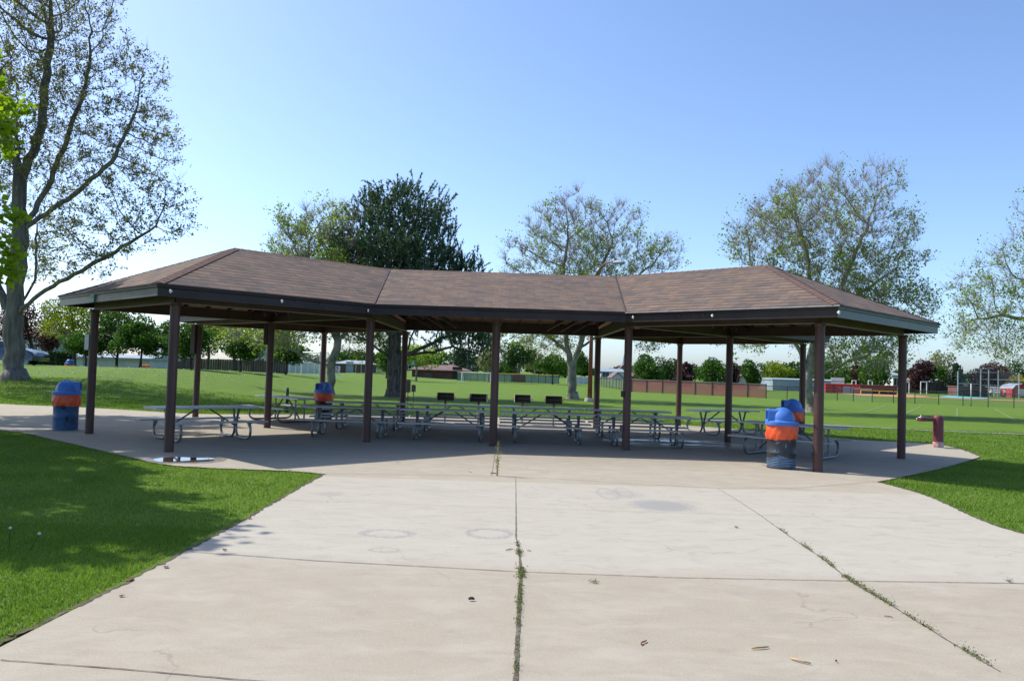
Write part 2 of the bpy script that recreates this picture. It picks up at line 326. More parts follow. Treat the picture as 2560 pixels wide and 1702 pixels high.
M['concrete'] = concrete_mat()
M['dirt'] = noisy('infield_dirt', (.42, .19, .09), (.52, .25, .13), .5, .9, .1)
M['asphalt'] = noisy('thin_grey_path', (.15, .135, .125), (.22, .20, .185), 3, .9, .2)
M['line'] = noisy('faint_field_line', (.10, .17, .025), (.165, .225, .07), 3, .9, 0)

# ------------------------------------------------------------------ mesh building
class MB:
    def __init__(s): s.v = []; s.f = []; s.mi = []; s.uv = {}
    def add(s, vs, fs, mi=0):
        o = len(s.v); s.v += [tuple(map(float, x)) for x in vs]
        for f in fs: s.f.append([i+o for i in f]); s.mi.append(mi)
        return s
    def box(s, cx, cy, cz, sx, sy, sz, rz=0, mi=0, taper=1):
        c, q = math.cos(rz), math.sin(rz); vs = []
        for dz in (-.5, .5):
            t = 1 if dz < 0 else taper
            for dx, dy in ((-.5, -.5), (.5, -.5), (.5, .5), (-.5, .5)):
                x, y = dx*sx*t, dy*sy*t; vs.append((cx+x*c-y*q, cy+x*q+y*c, cz+dz*sz))
        return s.add(vs, [(3, 2, 1, 0), (4, 5, 6, 7), (0, 1, 5, 4), (1, 2, 6, 5), (2, 3, 7, 6), (3, 0, 4, 7)], mi)
    def beam(s, a, b, w, h, mi=0):         # rectangular bar a->b
        a, b = Vector(a), Vector(b); d = (b-a).normalized()
        u = Vector((0, 0, 1)) if abs(d.z) < .95 else Vector((1, 0, 0)); r = d.cross(u).normalized(); u = r.cross(d)
        vs = [p+r*(i*w/2)+u*(j*h/2) for p in (a, b) for i, j in ((-1, -1), (1, -1), (1, 1), (-1, 1))]
        return s.add(vs, [(0, 1, 2, 3), (7, 6, 5, 4), (0, 4, 5, 1), (1, 5, 6, 2), (2, 6, 7, 3), (3, 7, 4, 0)], mi)
    def tube(s, pts, rad, n=8, mi=0, cap=True):
        pts = [Vector(p) for p in pts]; k = len(pts); rads = rad if isinstance(rad, (list, tuple)) else [rad]*k
        base = len(s.v); prev = None
        for i, p in enumerate(pts):
            d = (pts[min(i+1, k-1)]-pts[max(i-1, 0)]).normalized()
            if prev is None:
                u = Vector((0, 0, 1)) if abs(d.z) < .9 else Vector((1, 0, 0)); r = d.cross(u).normalized()
            else: r = (prev-d*prev.dot(d)).normalized()
            prev = r; q = d.cross(r)
            for j in range(n):
                a = 2*PI*j/n; s.v.append(tuple(p+(r*math.cos(a)+q*math.sin(a))*rads[i]))
        for i in range(k-1):
            for j in range(n):
                a, b = base+i*n+j, base+i*n+(j+1) % n; s.f.append([a, b, b+n, a+n]); s.mi.append(mi)
        if cap:
            s.f.append([base+j for j in range(n)][::-1]); s.mi.append(mi); s.f.append([base+(k-1)*n+j for j in range(n)]); s.mi.append(mi)
        return s
    def lathe(s, prof, n=24, c=(0, 0, 0), mi=0, wob=None):
        base = len(s.v)
        for i, (r, z) in enumerate(prof):
            for j in range(n):
                a = 2*PI*j/n; rr = r if wob is None else r+wob(i, a)
                s.v.append((c[0]+rr*math.cos(a), c[1]+rr*math.sin(a), c[2]+z+(0 if wob is None else wob(i+50, a)*.6)))
        for i in range(len(prof)-1):
            for j in range(n):
                a, b = base+i*n+j, base+i*n+(j+1) % n; s.f.append([a, b, b+n, a+n]); s.mi.append(mi)
        return s
    def prism(s, poly, z0, z1, mi=0):
        n = len(poly); vs = [(x, y, z0) for x, y in poly]+[(x, y, z1) for x, y in poly]
        fs = [tuple(range(n))[::-1], tuple(range(n, 2*n))]+[(i, (i+1) % n, (i+1) % n+n, i+n) for i in range(n)]
        return s.add(vs, fs, mi)
    def build(s, name, mat, parent=None, smooth=False, bevel=0, auto=None, loc=None):
        me = bpy.data.meshes.new(name); me.from_pydata(s.v, [], s.f); 
        for m in (mat if isinstance(mat, (list, tuple)) else [mat]): me.materials.append(m)
        if isinstance(mat, (list, tuple)): me.polygons.foreach_set('material_index', s.mi)
        if smooth: me.polygons.foreach_set('use_smooth', [True]*len(me.polygons))
        me.update(); o = bpy.data.objects.new(name, me); COL.objects.link(o)
        if auto:
            me.polygons.foreach_set('use_smooth', [True]*len(me.polygons)); me.set_sharp_from_angle(angle=R(auto))
        if bevel:
            b = o.modifiers.new('bevel', 'BEVEL'); b.width = bevel; b.segments = 2; b.limit_method = 'ANGLE'; b.harden_normals = False
        if parent is not None: o.parent = parent
        if loc is not None: o.location = loc
        return o
def tag(o, label=None, cat=None, group=None, kind=None):
    for k, v in (('label', label), ('category', cat), ('group', group), ('kind', kind)):
        if v: o[k] = v
    return o
def thing(name, label, cat, loc=(0, 0, 0), rz=0, group=None):
    o = bpy.data.objects.new(name, None); o.empty_display_size = .2; COL.objects.link(o); o.location = loc; o.rotation_euler = (0, 0, rz)
    return tag(o, label, cat, group)
def copy_tree(o, parent=None):
    c = o.copy(); COL.objects.link(c)
    if parent: c.parent = parent
    for ch in list(o.children): copy_tree(ch, c)
    return c
def fastmesh(name, V, Fq, mat, rnd=None, parent=None, smooth=False):
    """V (n,3), Fq (m,k) equal-size polygons"""
    me = bpy.data.meshes.new(name); n, (mf, k) = len(V), Fq.shape
    me.vertices.add(n); me.vertices.foreach_set('co', np.ascontiguousarray(V, np.float32).ravel())
    me.loops.add(mf*k); me.loops.foreach_set('vertex_index', np.ascontiguousarray(Fq, np.int32).ravel())
    me.polygons.add(mf); me.polygons.foreach_set('loop_start', np.arange(0, mf*k, k, dtype=np.int32)); me.polygons.foreach_set('loop_total', np.full(mf, k, np.int32))
    if smooth: me.polygons.foreach_set('use_smooth', np.ones(mf, bool))
    if rnd is not None:
        a = me.attributes.new('rnd', 'FLOAT', 'FACE'); a.data.foreach_set('value', np.ascontiguousarray(rnd, np.float32))
    me.materials.append(mat); me.update(calc_edges=True)
    o = bpy.data.objects.new(name, me); COL.objects.link(o)
    if parent is not None: o.parent = parent
    return o
def unit(v): return v/np.maximum(np.linalg.norm(v, axis=-1, keepdims=True), 1e-9)

# ------------------------------------------------------------------ trees
def colonize(att, nodes, par, D, di, dk, iters=160, trop=0.0, jit=.12, rg=rng):
    att = att.copy(); P = [np.array(p, float) for p in nodes]; par = list(par); nch = [0]*len(P)
    for q in par:
        if q >= 0: nch[q] += 1
    arr = np.array(P); d = np.linalg.norm(att[:, None]-arr[None], axis=2); nn = d.argmin(1); nd = d.min(1)
    childdir = {}
    for it in range(iters):
        act = nd < di
        if not act.any():
            if len(att) == 0: break
            j = nd.argmin(); act = np.zeros(len(att), bool); act[j] = True
        idx = nn[act]; vec = unit(att[act]-arr[idx]); acc = {}
        for i, v in zip(idx, vec):
            acc[i] = acc.get(i, 0)+v
        new = []; npar = []; blocked = []; ai = np.where(act)[0]
        byn = {}
        for q, i in zip(ai, idx): byn.setdefault(i, []).append(q)
        for i, v in acc.items():
            v = v/max(np.linalg.norm(v), 1e-6)
            if nch[i] >= 5: blocked += byn[i]; continue
            v = v+np.array([0, 0, trop])+rg.normal(0, jit, 3); v /= np.linalg.norm(v)
            if any(np.dot(v, w) > .86 for w in childdir.get(i, [])):
                q = byn[i][rg.integers(0, len(byn[i]))]; v = unit(att[q]-arr[i])+rg.normal(0, jit*.5, 3); v /= np.linalg.norm(v)
                if any(np.dot(v, w) > .86 for w in childdir.get(i, [])): blocked.append(q); continue
            childdir.setdefault(i, []).append(v); nch[i] += 1
            new.append(arr[i]+v*D); npar.append(int(i))
        if blocked:
            keep = np.ones(len(att), bool); keep[blocked] = False; att, nn, nd = att[keep], nn[keep], nd[keep]
            if len(att) == 0 and not new: break
        if not new: continue
        new = np.array(new); o = len(arr); arr = np.vstack([arr, new]); par += npar; nch += [0]*len(new)
        if len(att) == 0: break
        dd = np.linalg.norm(att[:, None]-new[None], axis=2); m = dd.min(1); am = dd.argmin(1)
        b = m < nd; nd = np.where(b, m, nd); nn = np.where(b, am+o, nn)
        keep = nd > dk; att, nn, nd = att[keep], nn[keep], nd[keep]
        if len(att) == 0: break
    return arr, np.array(par)
def skeleton_mesh(P, par, r0, Rb, name, mat, parent, flare=1.5, maxn=12):
    n = len(P); kids = [[] for _ in range(n)]
    for i, q in enumerate(par):
        if q >= 0: kids[q].append(i)
    tips = [i for i in range(n) if not kids[i]]; ex = max(1.6, math.log(max(len(tips), 3))/math.log(Rb/r0))
    rad = np.zeros(n)
    for i in range(n-1, -1, -1):
        rad[i] = r0 if not kids[i] else sum(rad[k]**ex for k in kids[i])**(1/ex)
    m = MB()
    # chains
    stack = [(0, None)]
    while stack:
        i, src = stack.pop(); ch = [i]; 
        while kids[ch[-1]]:
            ks = sorted(kids[ch[-1]], key=lambda k: -rad[k]); 
            for k in ks[1:]: stack.append((k, ch[-1]))
            ch.append(ks[0])
        pts = [P[k] for k in ch]; rr = [rad[k] for k in ch]
        if src is not None: pts = [P[src]]+pts; rr = [min(rr[0]*1.15, rad[src])]+rr
        if len(pts) < 2: continue
        if src is None:
            b = pts[0]; rr = list(rr)
            pts = [b+np.array([0, 0, -.15]), b+np.array([0, 0, .12]), b+np.array([0, 0, .45])]+pts[1:]
            rr = [rad[0]*flare*1.2, rad[0]*flare, rad[0]*1.12]+rr[1:]
        mx = max(rr); sides = maxn if mx > .16 else 7 if mx > .06 else 4 if mx > .03 else 3
        m.tube(pts, rr, sides, cap=False)
    o = m.build(name, mat, parent, smooth=True)
    return rad, kids, tips, o
def ell_points(ells, n, rg=rng, shell=.0):
    """points in union of ellipsoids (cx,cy,cz,rx,ry,rz)"""
    vol = np.array([e[3]*e[4]*e[5] for e in ells]); pr = vol/vol.sum(); out = []
    ks = rg.choice(len(ells), n, p=pr)
    v = unit(rg.normal(size=(n, 3))); r = rg.uniform(shell**3, 1, n)**(1/3)
    E = np.array(ells)[ks]; return E[:, :3]+v*r[:, None]*E[:, 3:]
def leaves(C, size, rnd, dirs=None, aspect=.62, up=.35, rg=rng, spread=1.0):
    """diamond leaves at centres C"""
    n = len(C); d = unit(rg.normal(size=(n, 3))*spread+(0 if dirs is None else dirs)); nrm = unit(rg.normal(size=(n, 3))+np.array([0, 0, up]))
    sdir = unit(np.cross(d, nrm)); nrm = unit(np.cross(sdir, d)); sz = (size*rg.uniform(.6, 1.3, n))[:, None]
    V = np.empty((n, 4, 3)); V[:, 0] = C-d*sz*.5; V[:, 1] = C+sdir*sz*aspect*.5+nrm*sz*.12; V[:, 2] = C+d*sz*.5; V[:, 3] = C-sdir*sz*aspect*.5+nrm*sz*.12
    return V.reshape(-1, 3), np.arange(n*4).reshape(n, 4), rnd
def vnoise(P, sc, seed=0):                      # cheap smooth noise
    q = np.asarray(P)*sc+seed*17.3
    return (np.sin(q[:, 0]*1.7+np.sin(q[:, 1]*1.3+1)*1.5)+np.sin(q[:, 1]*1.9+np.sin(q[:, 2]*1.1+2)*1.5)+np.sin(q[:, 2]*2.1+np.sin(q[:, 0]*1.5)*1.5))/3

def twig_mesh(A, src, n, L, r, parent, mat, rg, upk=.35, axis=None):
    """thin twigs from random nodes in src; returns tips"""
    k = src[rg.integers(0, len(src), n)]; o = A[k]+rg.normal(0, .04, (n, 3)); d = rg.normal(size=(n, 3)); c0 = A[src].mean(0)
    out = unit(A[k]-np.array([c0[0], c0[1], A[:, 2].min()+.3*np.ptp(A[:, 2])])); d = unit(unit(d)*.85+out*.75+np.array([0, 0, upk])); l = L*rg.uniform(.5, 1.3, n)[:, None]
    m1 = o+d*l*.5; d2 = unit(d+rg.normal(0, .35, (n, 3))+np.array([0, 0, .12])); e = m1+d2*l*.6
    u = unit(np.cross(d, rg.normal(size=(n, 3)))); w = np.cross(d, u); V = np.empty((n, 7, 3))
    for j, a in enumerate((0, 2.094, 4.189)): q = u*math.cos(a)+w*math.sin(a); V[:, j] = o+q*r; V[:, 3+j] = m1+q*r*.75
    V[:, 6] = e; b_ = (np.arange(n)*7)[:, None]
    Fq = np.concatenate([b_+np.array([[0, 1, 4, 3]]), b_+np.array([[1, 2, 5, 4]]), b_+np.array([[2, 0, 3, 5]]), b_+np.array([[3, 4, 6, 6]])[:, :], b_+np.array([[4, 5, 6, 6]])])
    Fq = np.concatenate([Fq[:3*n], b_+np.array([[3, 4, 6, 5]])])
    fastmesh('twigs', V.reshape(-1, 3), Fq, mat, None, parent); return m1, e
def open_tree(name, label, base, ells, trunk_pts, Rb, nat, D, bark, leafm, nleaf, lsize, r0=.014, leafy=0.0, group=None, seed=1, jit=.14, low_bias=0, trop=.05, lspread=.22, stems=(), ntw=4000, ltw=.6, rtw=.008, cat='tree', twmat=None):
    rg = np.random.default_rng(seed); t = thing(name, label, cat, base, 0, group)
    att = ell_points(ells, nat, rg)
    P = [np.array(trunk_pts[0], float)]; par = [-1]
    def run(pts, start):
        last = start
        for a, b in zip(pts[:-1], pts[1:]):
            a, b = np.array(a, float), np.array(b, float); k = max(1, int(np.linalg.norm(b-a)/D))
            for i in range(1, k+1): P.append(a+(b-a)*i/k+rg.normal(0, .04, 3)*(i < k)); par.append(last); last = len(P)-1
    run(trunk_pts, 0)
    for st in stems:
        q = np.array(st[0], float); j = int(np.linalg.norm(np.array(P)-q, axis=1).argmin()); run([P[j]]+[np.array(x) for x in st[1:]], j)
    A, pr = colonize(att, P, par, D, D*7, D*1.25, 160, trop, jit, rg)
    rad, kids, tips, tr = skeleton_mesh(A, pr, r0, Rb, 'trunk', bark, t)
    thin = np.where(rad < r0*3.0)[0]; thin = thin[A[thin, 2] > 1.6]
    m1, e = twig_mesh(A, thin, ntw, ltw, rtw, t, twmat or bark, rg)
    cand = np.vstack([e, m1, A[thin]]); w = vnoise(cand, 1.1, seed)+rg.normal(0, .25, len(cand))
    if low_bias:
        zc = (cand[:, 2]-cand[:, 2].min())/(np.ptp(cand[:, 2])+1e-6); w = w+low_bias*(0.5-zc)
    sel = cand[w > leafy]
    if len(sel):
        nc = max(1, nleaf//4); c0 = sel[rg.integers(0, len(sel), nc)]; C = np.repeat(c0, 4, 0)+rg.normal(0, lspread, (nc*4, 3)); nleaf = len(C)
        rn = np.clip(.5+.35*vnoise(C, .9, seed+3)+rg.normal(0, .22, nleaf), 0, 1)
        V, Fq, rn = leaves(C, lsize, rn, rg=rg); fastmesh('crown', V, Fq, leafm, rn, t)
    print(name, len(A), 'nodes'); return t, A, rad

def bg_tree(name, label, base, H_, wid, trunk_h, bark, leafm, nleaf, lsize, seed=1, group=None, lean=0, shape='round', dep=None, cat='tree'):
    """dense crown of lobes on a trunk with limbs; sizes in metres"""
    rg = np.random.default_rng(seed); t = thing(name, label, cat, base, 0, group)
    if group == 'trees beyond the ball field': trunk_h *= .35
    rx = wid/2; ry = (dep or wid)/2; ch = H_-trunk_h; cz = trunk_h+ch*.5; sk = rg.uniform(-.25, .25)*rx
    lobes = []; nl = 16
    for i in range(nl):
        v = unit(rg.normal(size=3)); r = rg.uniform(.45, .78)
        px = v*np.array([rx, ry, ch/2])*r*rg.uniform(.95, 1.22); px[0] += sk*px[2]/ch*2
        k = rg.uniform(.20, .44)
        if shape == 'cone':
            zz = rg.uniform(0, 1); rr = (1-zz)*.85; a = rg.uniform(0, 2*PI); px = np.array([math.cos(a)*rx*rr*.7, math.sin(a)*ry*rr*.7, (zz-.5)*ch*.92]); k = .42*(1-zz)+.1
        lobes.append((px[0]+lean, px[1], cz+px[2], rx*k*1.25, ry*k*1.25, ch*k*.66))
    lobes.append((lean, 0, cz, rx*.62, ry*.62, ch*.44))
    att = ell_points(lobes, 150, rg); z0 = trunk_h*.8; step = max(.25, H_/24)
    P = [np.array([0, 0, 0.]), np.array([lean*.3, 0, z0*.5]), np.array([lean*.6, 0, z0])]
    A, pr = colonize(att, P, [-1, 0, 1], step, step*9, step*1.7, 40, .05, .12, rg)
    skeleton_mesh(A, pr, .015+.0008*H_, max(.06, H_*.021), 'trunk', bark, t, maxn=8)
    L = np.array(lobes); ks = rg.choice(len(L), nleaf, p=(L[:, 3]**2)/(L[:, 3]**2).sum()); v = unit(rg.normal(size=(nleaf, 3)))
    r = rg.uniform(.35, 1, nleaf)**.45; C = L[ks, :3]+v*r[:, None]*L[ks, 3:]
    C += rg.normal(0, .06*wid/5, C.shape)
    C[:, 2] = np.maximum(C[:, 2], trunk_h*.6+rg.uniform(0, .3, nleaf)*trunk_h)
    rn = np.clip(.45+.3*vnoise(C, 1.6/wid*5, seed)+rg.normal(0, .22, nleaf), 0, 1)
    n = nleaf; V, Fq, rn = leaves(C, lsize, rn, up=.2, rg=rg, aspect=.8); fastmesh('crown', V, Fq, leafm, rn, t)
    return t

# ================================================================== SETTING
def axis_pts(segs):
    out = []
    for a, b, st in segs:
        out += list(np.arange(a, b, st))
    return np.array(out+[segs[-1][1]])
gx = axis_pts([(-900, -200, 70), (-200, -60, 10), (-60, 20, 1.0), (20, 100, 8), (100, 900, 80)])
gy = axis_pts([(-60, 20, 8), (20, 80, .8), (80, 200, 6), (200, 2000, 120)])
XX, YY = np.meshgrid(gx, gy); ZZ = terrain(XX, YY)+0.02*np.sin(XX*.13)*np.sin(YY*.11)*(YY > 34)
V = np.stack([XX, YY, ZZ], -1).reshape(-1, 3); nx, ny = len(gx), len(gy)
ii = (np.arange(ny-1)[:, None]*nx+np.arange(nx-1)[None]).ravel()
g = fastmesh('ground', V, np.stack([ii, ii+1, ii+1+nx, ii+nx], 1), M['lawn'], smooth=True); g['kind'] = 'structure'

def P2(lst, z=0): return [(G(x, y).x, G(x, y).y) for x, y in lst]
def sheet(name, poly, z, mat, thick=.0, kind='structure'):
    m = MB(); n = len(poly)
    m.add([(x, y, z) for x, y in poly], [tuple(range(n))])
    o = m.build(name, mat); 
    if o.data.polygons[0].normal.z < 0: o.data.flip_normals()
    if kind: o['kind'] = kind
    return o
def smooth_poly(pts, k=4):
    """catmull-rom through open list"""
    out = []; n = len(pts)
    for i in range(n-1):
        p0, p1, p2, p3 = [np.array(pts[j]) for j in (max(i-1, 0), i, i+1, min(i+2, n-1))]
        for q in range(k):
            t = q/k; out.append(tuple(.5*((2*p1)+(-p0+p2)*t+(2*p0-5*p1+4*p2-p3)*t*t+(-p0+3*p1-3*p2+p3)*t**3)))
    out.append(tuple(pts[-1])); return out
left_front = P2([(-420, 1052), (0, 1077), (130, 1100), (270, 1132), (400, 1161), (520, 1171), (620, 1175), (740, 1180), (810, 1187)])
left_walk = P2([(810, 1187), (740, 1226), (600, 1308), (300, 1468), (0, 1610)])
back_edge = P2([(-500, 980), (0, 1010), (170, 1017), (330, 1026), (487, 1035), (640, 1036), (900, 1037), (1290, 1045), (1560, 1054), (1750, 1066), (1950, 1083), (2100, 1098), (2300, 1108), (2390, 1120), (2452, 1143)])
right_round = P2([(2452, 1143), (2400, 1160), (2330, 1178), (2260, 1193), (2195, 1206)])
right_walk = P2([(2195, 1206), (2270, 1226), (2340, 1250), (2460, 1305), (2560, 1337)])
lw_end = left_walk[-1]; rw_end = right_walk[-1]
LF, LW, BE, RR, RW = smooth_poly(left_front), left_walk, smooth_poly(back_edge), smooth_poly(right_round), smooth_poly(right_walk)
slab_poly = LF[:-1]+LW[:-1]+[(-3.2, 4.5), (-3.2, -4), (14, -4), (6.75, 5.5)]+RW[::-1][:-1]+RR[::-1][:-1]+BE[::-1]
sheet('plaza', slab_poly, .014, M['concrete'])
def strip(pts, w, z, wob=.0, seed=0, step=.06):
    rg = np.random.default_rng(seed); P = [np.array(p) for p in pts]; out = [P[0]]
    for a, b in zip(P[:-1], P[1:]):
        k = max(1, int(np.linalg.norm(b-a)/step)); out += [a+(b-a)*i/k for i in range(1, k+1)]
    out = np.array(out); d = np.gradient(out, axis=0); nrm = unit(np.stack([-d[:, 1], d[:, 0]], 1))
    ww = (np.interp(np.linspace(0, 1, len(out)), np.linspace(0, 1, len(w)), w) if isinstance(w, (list, tuple)) else np.full(len(out), w))
    a = out+nrm*(ww*.5+rg.normal(0, wob, len(out)).clip(-wob*2, wob*2))[:, None]; b = out-nrm*(ww*.5+rg.normal(0, wob, len(out)).clip(-wob*2, wob*2))[:, None]
    n = len(out); V = np.vstack([np.c_[a, np.full(n, z)], np.c_[b, np.full(n, z)]]); i = np.arange(n-1)
    return V, np.stack([i, i+n, i+n+1, i+1], 1), out
def joint(name, pts, w, z, mat, wob=.003, seed=0):
    V, Fq, out = strip(pts, w, z, wob, seed); o = fastmesh(name, V, Fq, M[mat]); o['kind'] = 'structure'; return out
jc = P2([(1289, 1195), (1290, 1300), (1290, 1345), (1297, 1380), (1303, 1432), (1300, 1470), (1296, 1560), (1292, 1640), (1289, 1702)])+[(.03, 3.6), (.03, 0)]
jcen = joint('centre_joint', jc, [.006, .008, .010, .014, .024, .030, .030, .030, .03, .03], .0185, 'joint', .003, 1)
jr = P2([(1796, 1224), (1850, 1257), (1900, 1290), (1966, 1338), (2010, 1368), (2060, 1402), (2125, 1455), (2200, 1500), (2290, 1556), (2360, 1600), (2500, 1684)])
jrig = joint('right_joint', jr, [.004, .006, .008, .010, .014, .012, .012, .012], .0185, 'joint', .002, 2)
def curve_line(name, px, w, mat='joint', wob=.0015, seed=3):
    return joint(name, P2(px), w, .0195, mat, wob, seed)
curve_line('cross_joint', [(478, 1383), (800, 1406), (1300, 1433), (1700, 1448), (2130, 1456), (2560, 1462), (2900, 1466)], .011)
curve_line('far_cross_joint', [(700, 1252), (1200, 1270), (1700, 1285), (2130, 1296), (2445, 1301)], .005, wob=.0008)
curve_line('near_cross_joint', [(0, 1656), (300, 1678), (560, 1702), (900, 1730)], .010)
curve_line('slab_edge_joint', [(812, 1186), (950, 1188), (1290, 1193), (1500, 1206), (1800, 1223), (1990, 1222), (2110, 1213), (2196, 1205)], .010, wob=.002)
curve_line('far_patio_joint', [(0, 1030), (350, 1044), (640, 1062)], .008)
joint('patio_joint', [(-.28, 14.0), (-.3, 19.5), (-.3, 30)], .006, .0192, 'joint', .001, 5)
joint('soil_edge', LW+[(-3.2, 4.5), (-3.2, 0)], .038, .0170, 'soil', .014, 6)
joint('soil_edge_far', LF, .03, .0171, 'soil', .012, 7)
joint('soil_edge_right', RW, .035, .0172, 'soil', .012, 8)
joint('soil_edge_round', RR, .03, .0174, 'soil', .010, 9)
joint('soil_edge_back', BE, .05, .0175, 'soil', .02, 10)
# field ground beyond
def gstrip(name, px, wz, mat, z=.012, zt=False):
    P = [G(x, y) for x, y in px]; V = []; 
    for p in P: V += [(p.x, p.y-wz/2, z), (p.x, p.y+wz/2, z)]
    m = MB(); m.add(V, [(2*i, 2*i+2, 2*i+3, 2*i+1) for i in range(len(P)-1)]); o = m.build(name, M[mat]); o['kind'] = 'structure'; return o
gstrip('park_path', [(1760, 1050), (1850, 1054), (2100, 1065), (2330, 1077), (2560, 1086), (2900, 1101)], .75, 'asphalt', .02)
gstrip('infield_dirt', [(2060, 981), (2110, 984), (2243, 991), (2400, 997), (2560, 1002), (2900, 1016)], 5.0, 'dirt', .02)
sheet('infield_dirt_wide', P2([(2085, 982.5), (2140, 980), (2270, 986), (2330, 992), (2270, 994), (2160, 989)]), .03, M['dirt'])
for a, b, w in (((2160, 1031), (2217, 1013), .25), ((2262, 1035), (2305, 1015), .25), ((2393, 1044), (2393, 1020), .18), ((2487, 1022), (2540, 1052), .25), ((2060, 1018), (2095, 1014), .25), ((1900, 1025), (1970, 1012), .2)):
    A_, B_ = G(*a), G(*b); V_, F_, _ = strip([(A_.x, A_.y), (B_.x, B_.y)], w*.6, .016, .02, 1, .3); o = fastmesh('field_line', V_, F_, M['line']); o['kind'] = 'structure'
sheet('tarp_patch', P2([(2348, 992), (2372, 989.5), (2400, 991), (2470, 995), (2476, 997.5), (2400, 996.5), (2352, 994)]), .06, M['tarp'], kind=None)
tag(bpy.data.objects['tarp_patch'], 'turquoise tarp spread flat on the infield beside the dirt', 'tarp'); bpy.data.objects['tarp_patch'].name = 'tarp'

# puddle with a damp rim
pc = G(462, 1151); r1 = G(560, 1152).x-pc.x
def blob(cx, cy, rx, ry, seed, k=.12, n=72):
    rg = np.random.default_rng(seed); ph = rg.uniform(0, 6.28, 6); return [(cx+rx*math.cos(a)*(1+k*sum(math.sin((j+2)*a+ph[j])/(j+1.5) for j in range(5))), cy+ry*math.sin(a)*(1+k*sum(math.cos((j+2)*a+ph[j])/(j+1.5) for j in range(5)))) for a in np.linspace(0, 2*PI, n, endpoint=False)]
M['damp'] = noisy('damp_concrete', (.15, .13, .105), (.23, .205, .17), 5, .45, .1)
wm = N('puddle_water'); wm.base((.05, .035, .022)); wm.rough(.02); wm.p.inputs['Specular IOR Level'].default_value = .9; wm.p.inputs['IOR'].default_value = 1.5
M['water'] = wm.m
sheet('damp_ring', blob(pc.x+.02, pc.y+.03, r1*1.12, .62, 5), .0165, M['damp'])
pd = sheet('puddle', blob(pc.x+.0, pc.y+.0, r1*.84, .42, 5), .0185, M['water'])

# ================================================================== PAVILION
S_, m_, OV, HE, HR = 3.296, 3.204, .603, 3.308, 4.586
X0, YC, ROT = -.32, 22.78, .0046
pav = thing('picnic_pavilion', 'long open picnic pavilion with brown shingle hip roof on red-brown posts over the concrete patio', 'pavilion', (X0, YC, 0), ROT)
q2 = OV*math.sqrt(2); zt = .0
def roof_geo(dz=0, ovx=0.0):
    e = OV+ovx; q = e*math.sqrt(2); sl = (HR-HE)/(S_/math.sqrt(2)+OV); he = HE-sl*ovx+dz; hr = HR+dz
    A = (m_+S_, S_, hr); Rr = (m_, 0, hr); P1 = (m_+S_, 2*S_+q, he); Pb = (m_+e-q, S_+e, he); L1 = (m_+2*S_+q, S_, he); Nn = (m_+S_+q, 0, he)
    out = []
    for sx in (-1, 1):
        for sy in (-1, 1):
            f = lambda p: Vector((p[0]*sx, p[1]*sy, p[2]))
            out.append(([f(P1), f(Pb), f(Rr), f(A)])); out.append([f(L1), f(P1), f(A)]); out.append([f(Nn), f(L1), f(A), f(Rr)])
    for sy in (-1, 1):
        out.append([Vector((-Pb[0], Pb[1]*sy, he)), Vector((Pb[0], Pb[1]*sy, he)), Vector((m_, 0, hr)), Vector((-m_, 0, hr))])
    return out
def roof_mesh(name, planes, mat, down=False):
    me = bpy.data.meshes.new(name); vs = []; fs = []; uvs = []
    for pl in planes:
        nrm = (pl[1]-pl[0]).cross(pl[2]-pl[0]); flip = (nrm.z < 0) != down
        e = (pl[1]-pl[0]).normalized(); nn = (pl[1]-pl[0]).cross(pl[2]-pl[0]).normalized(); upv = nn.cross(e)
        if upv.z < 0: upv = -upv
        idx = list(range(len(vs), len(vs)+len(pl))); uv = [((p-pl[0]).dot(e), (p-pl[0]).dot(upv)) for p in pl]
        vs += [tuple(p) for p in pl]
        if flip: idx = idx[::-1]; uv = uv[::-1]
        fs.append(idx); uvs += uv
    me.from_pydata(vs, [], fs); l = me.uv_layers.new(name='UVMap'); l.data.foreach_set('uv', [c for u in uvs for c in u]); me.materials.append(mat); me.update()
    o = bpy.data.objects.new(name, me); COL.objects.link(o); o.parent = pav; return o
roof_mesh('roof', roof_geo(0.012, .045), M['shingle'])
roof_mesh('ceiling_deck', roof_geo(-.10, -.03), M['deck'], down=True)
# fascia loop
lf = [(-(m_+S_), -2*S_-q2), (-(m_-.4142*OV), -S_-OV), (m_-.4142*OV, -S_-OV), (m_+S_, -2*S_-q2), (m_+2*S_+q2, -S_), (m_+S_+q2, 0), (m_+2*S_+q2, S_), (m_+S_, 2*S_+q2), (m_-.4142*OV, S_+OV), (-(m_-.4142*OV), S_+OV), (-(m_+S_), 2*S_+q2), (-(m_+2*S_+q2), S_), (-(m_+S_+q2), 0), (-(m_+2*S_+q2), -S_)]
def sweep(name, prof, mats, ends=(3, 6, 9, 13), parent=pav):
    n = len(lf); P = [Vector((*p, 0)) for p in lf]; mb = MB()
    rings = []
    for i in range(n):
        a, b, c_ = P[i-1], P[i], P[(i+1) % n]; d1 = (b-a).normalized(); d2 = (c_-b).normalized()
        n1 = Vector((d1.y, -d1.x, 0)); n2 = Vector((d2.y, -d2.x, 0)); bis = (n1+n2).normalized(); k = 1/max(.2, bis.dot(n1))
        rings.append([(b+bis*k*d)+Vector((0, 0, z)) for d, z in prof])
    for i in range(n):
        r, r2 = rings[i], rings[(i+1) % n]; k = len(prof); vs = [tuple(v) for v in r+r2]
        mb.add(vs, [(j, k+j, k+(j+1) % k, (j+1) % k) for j in range(k)], 1 if i in ends else 0)
    return mb.build(name, mats, parent)
M['fascia_end'] = noisy('slate_teal_fascia_paint', (.060, .078, .084), (.085, .105, .112), 2.5, .45, .05, 20)
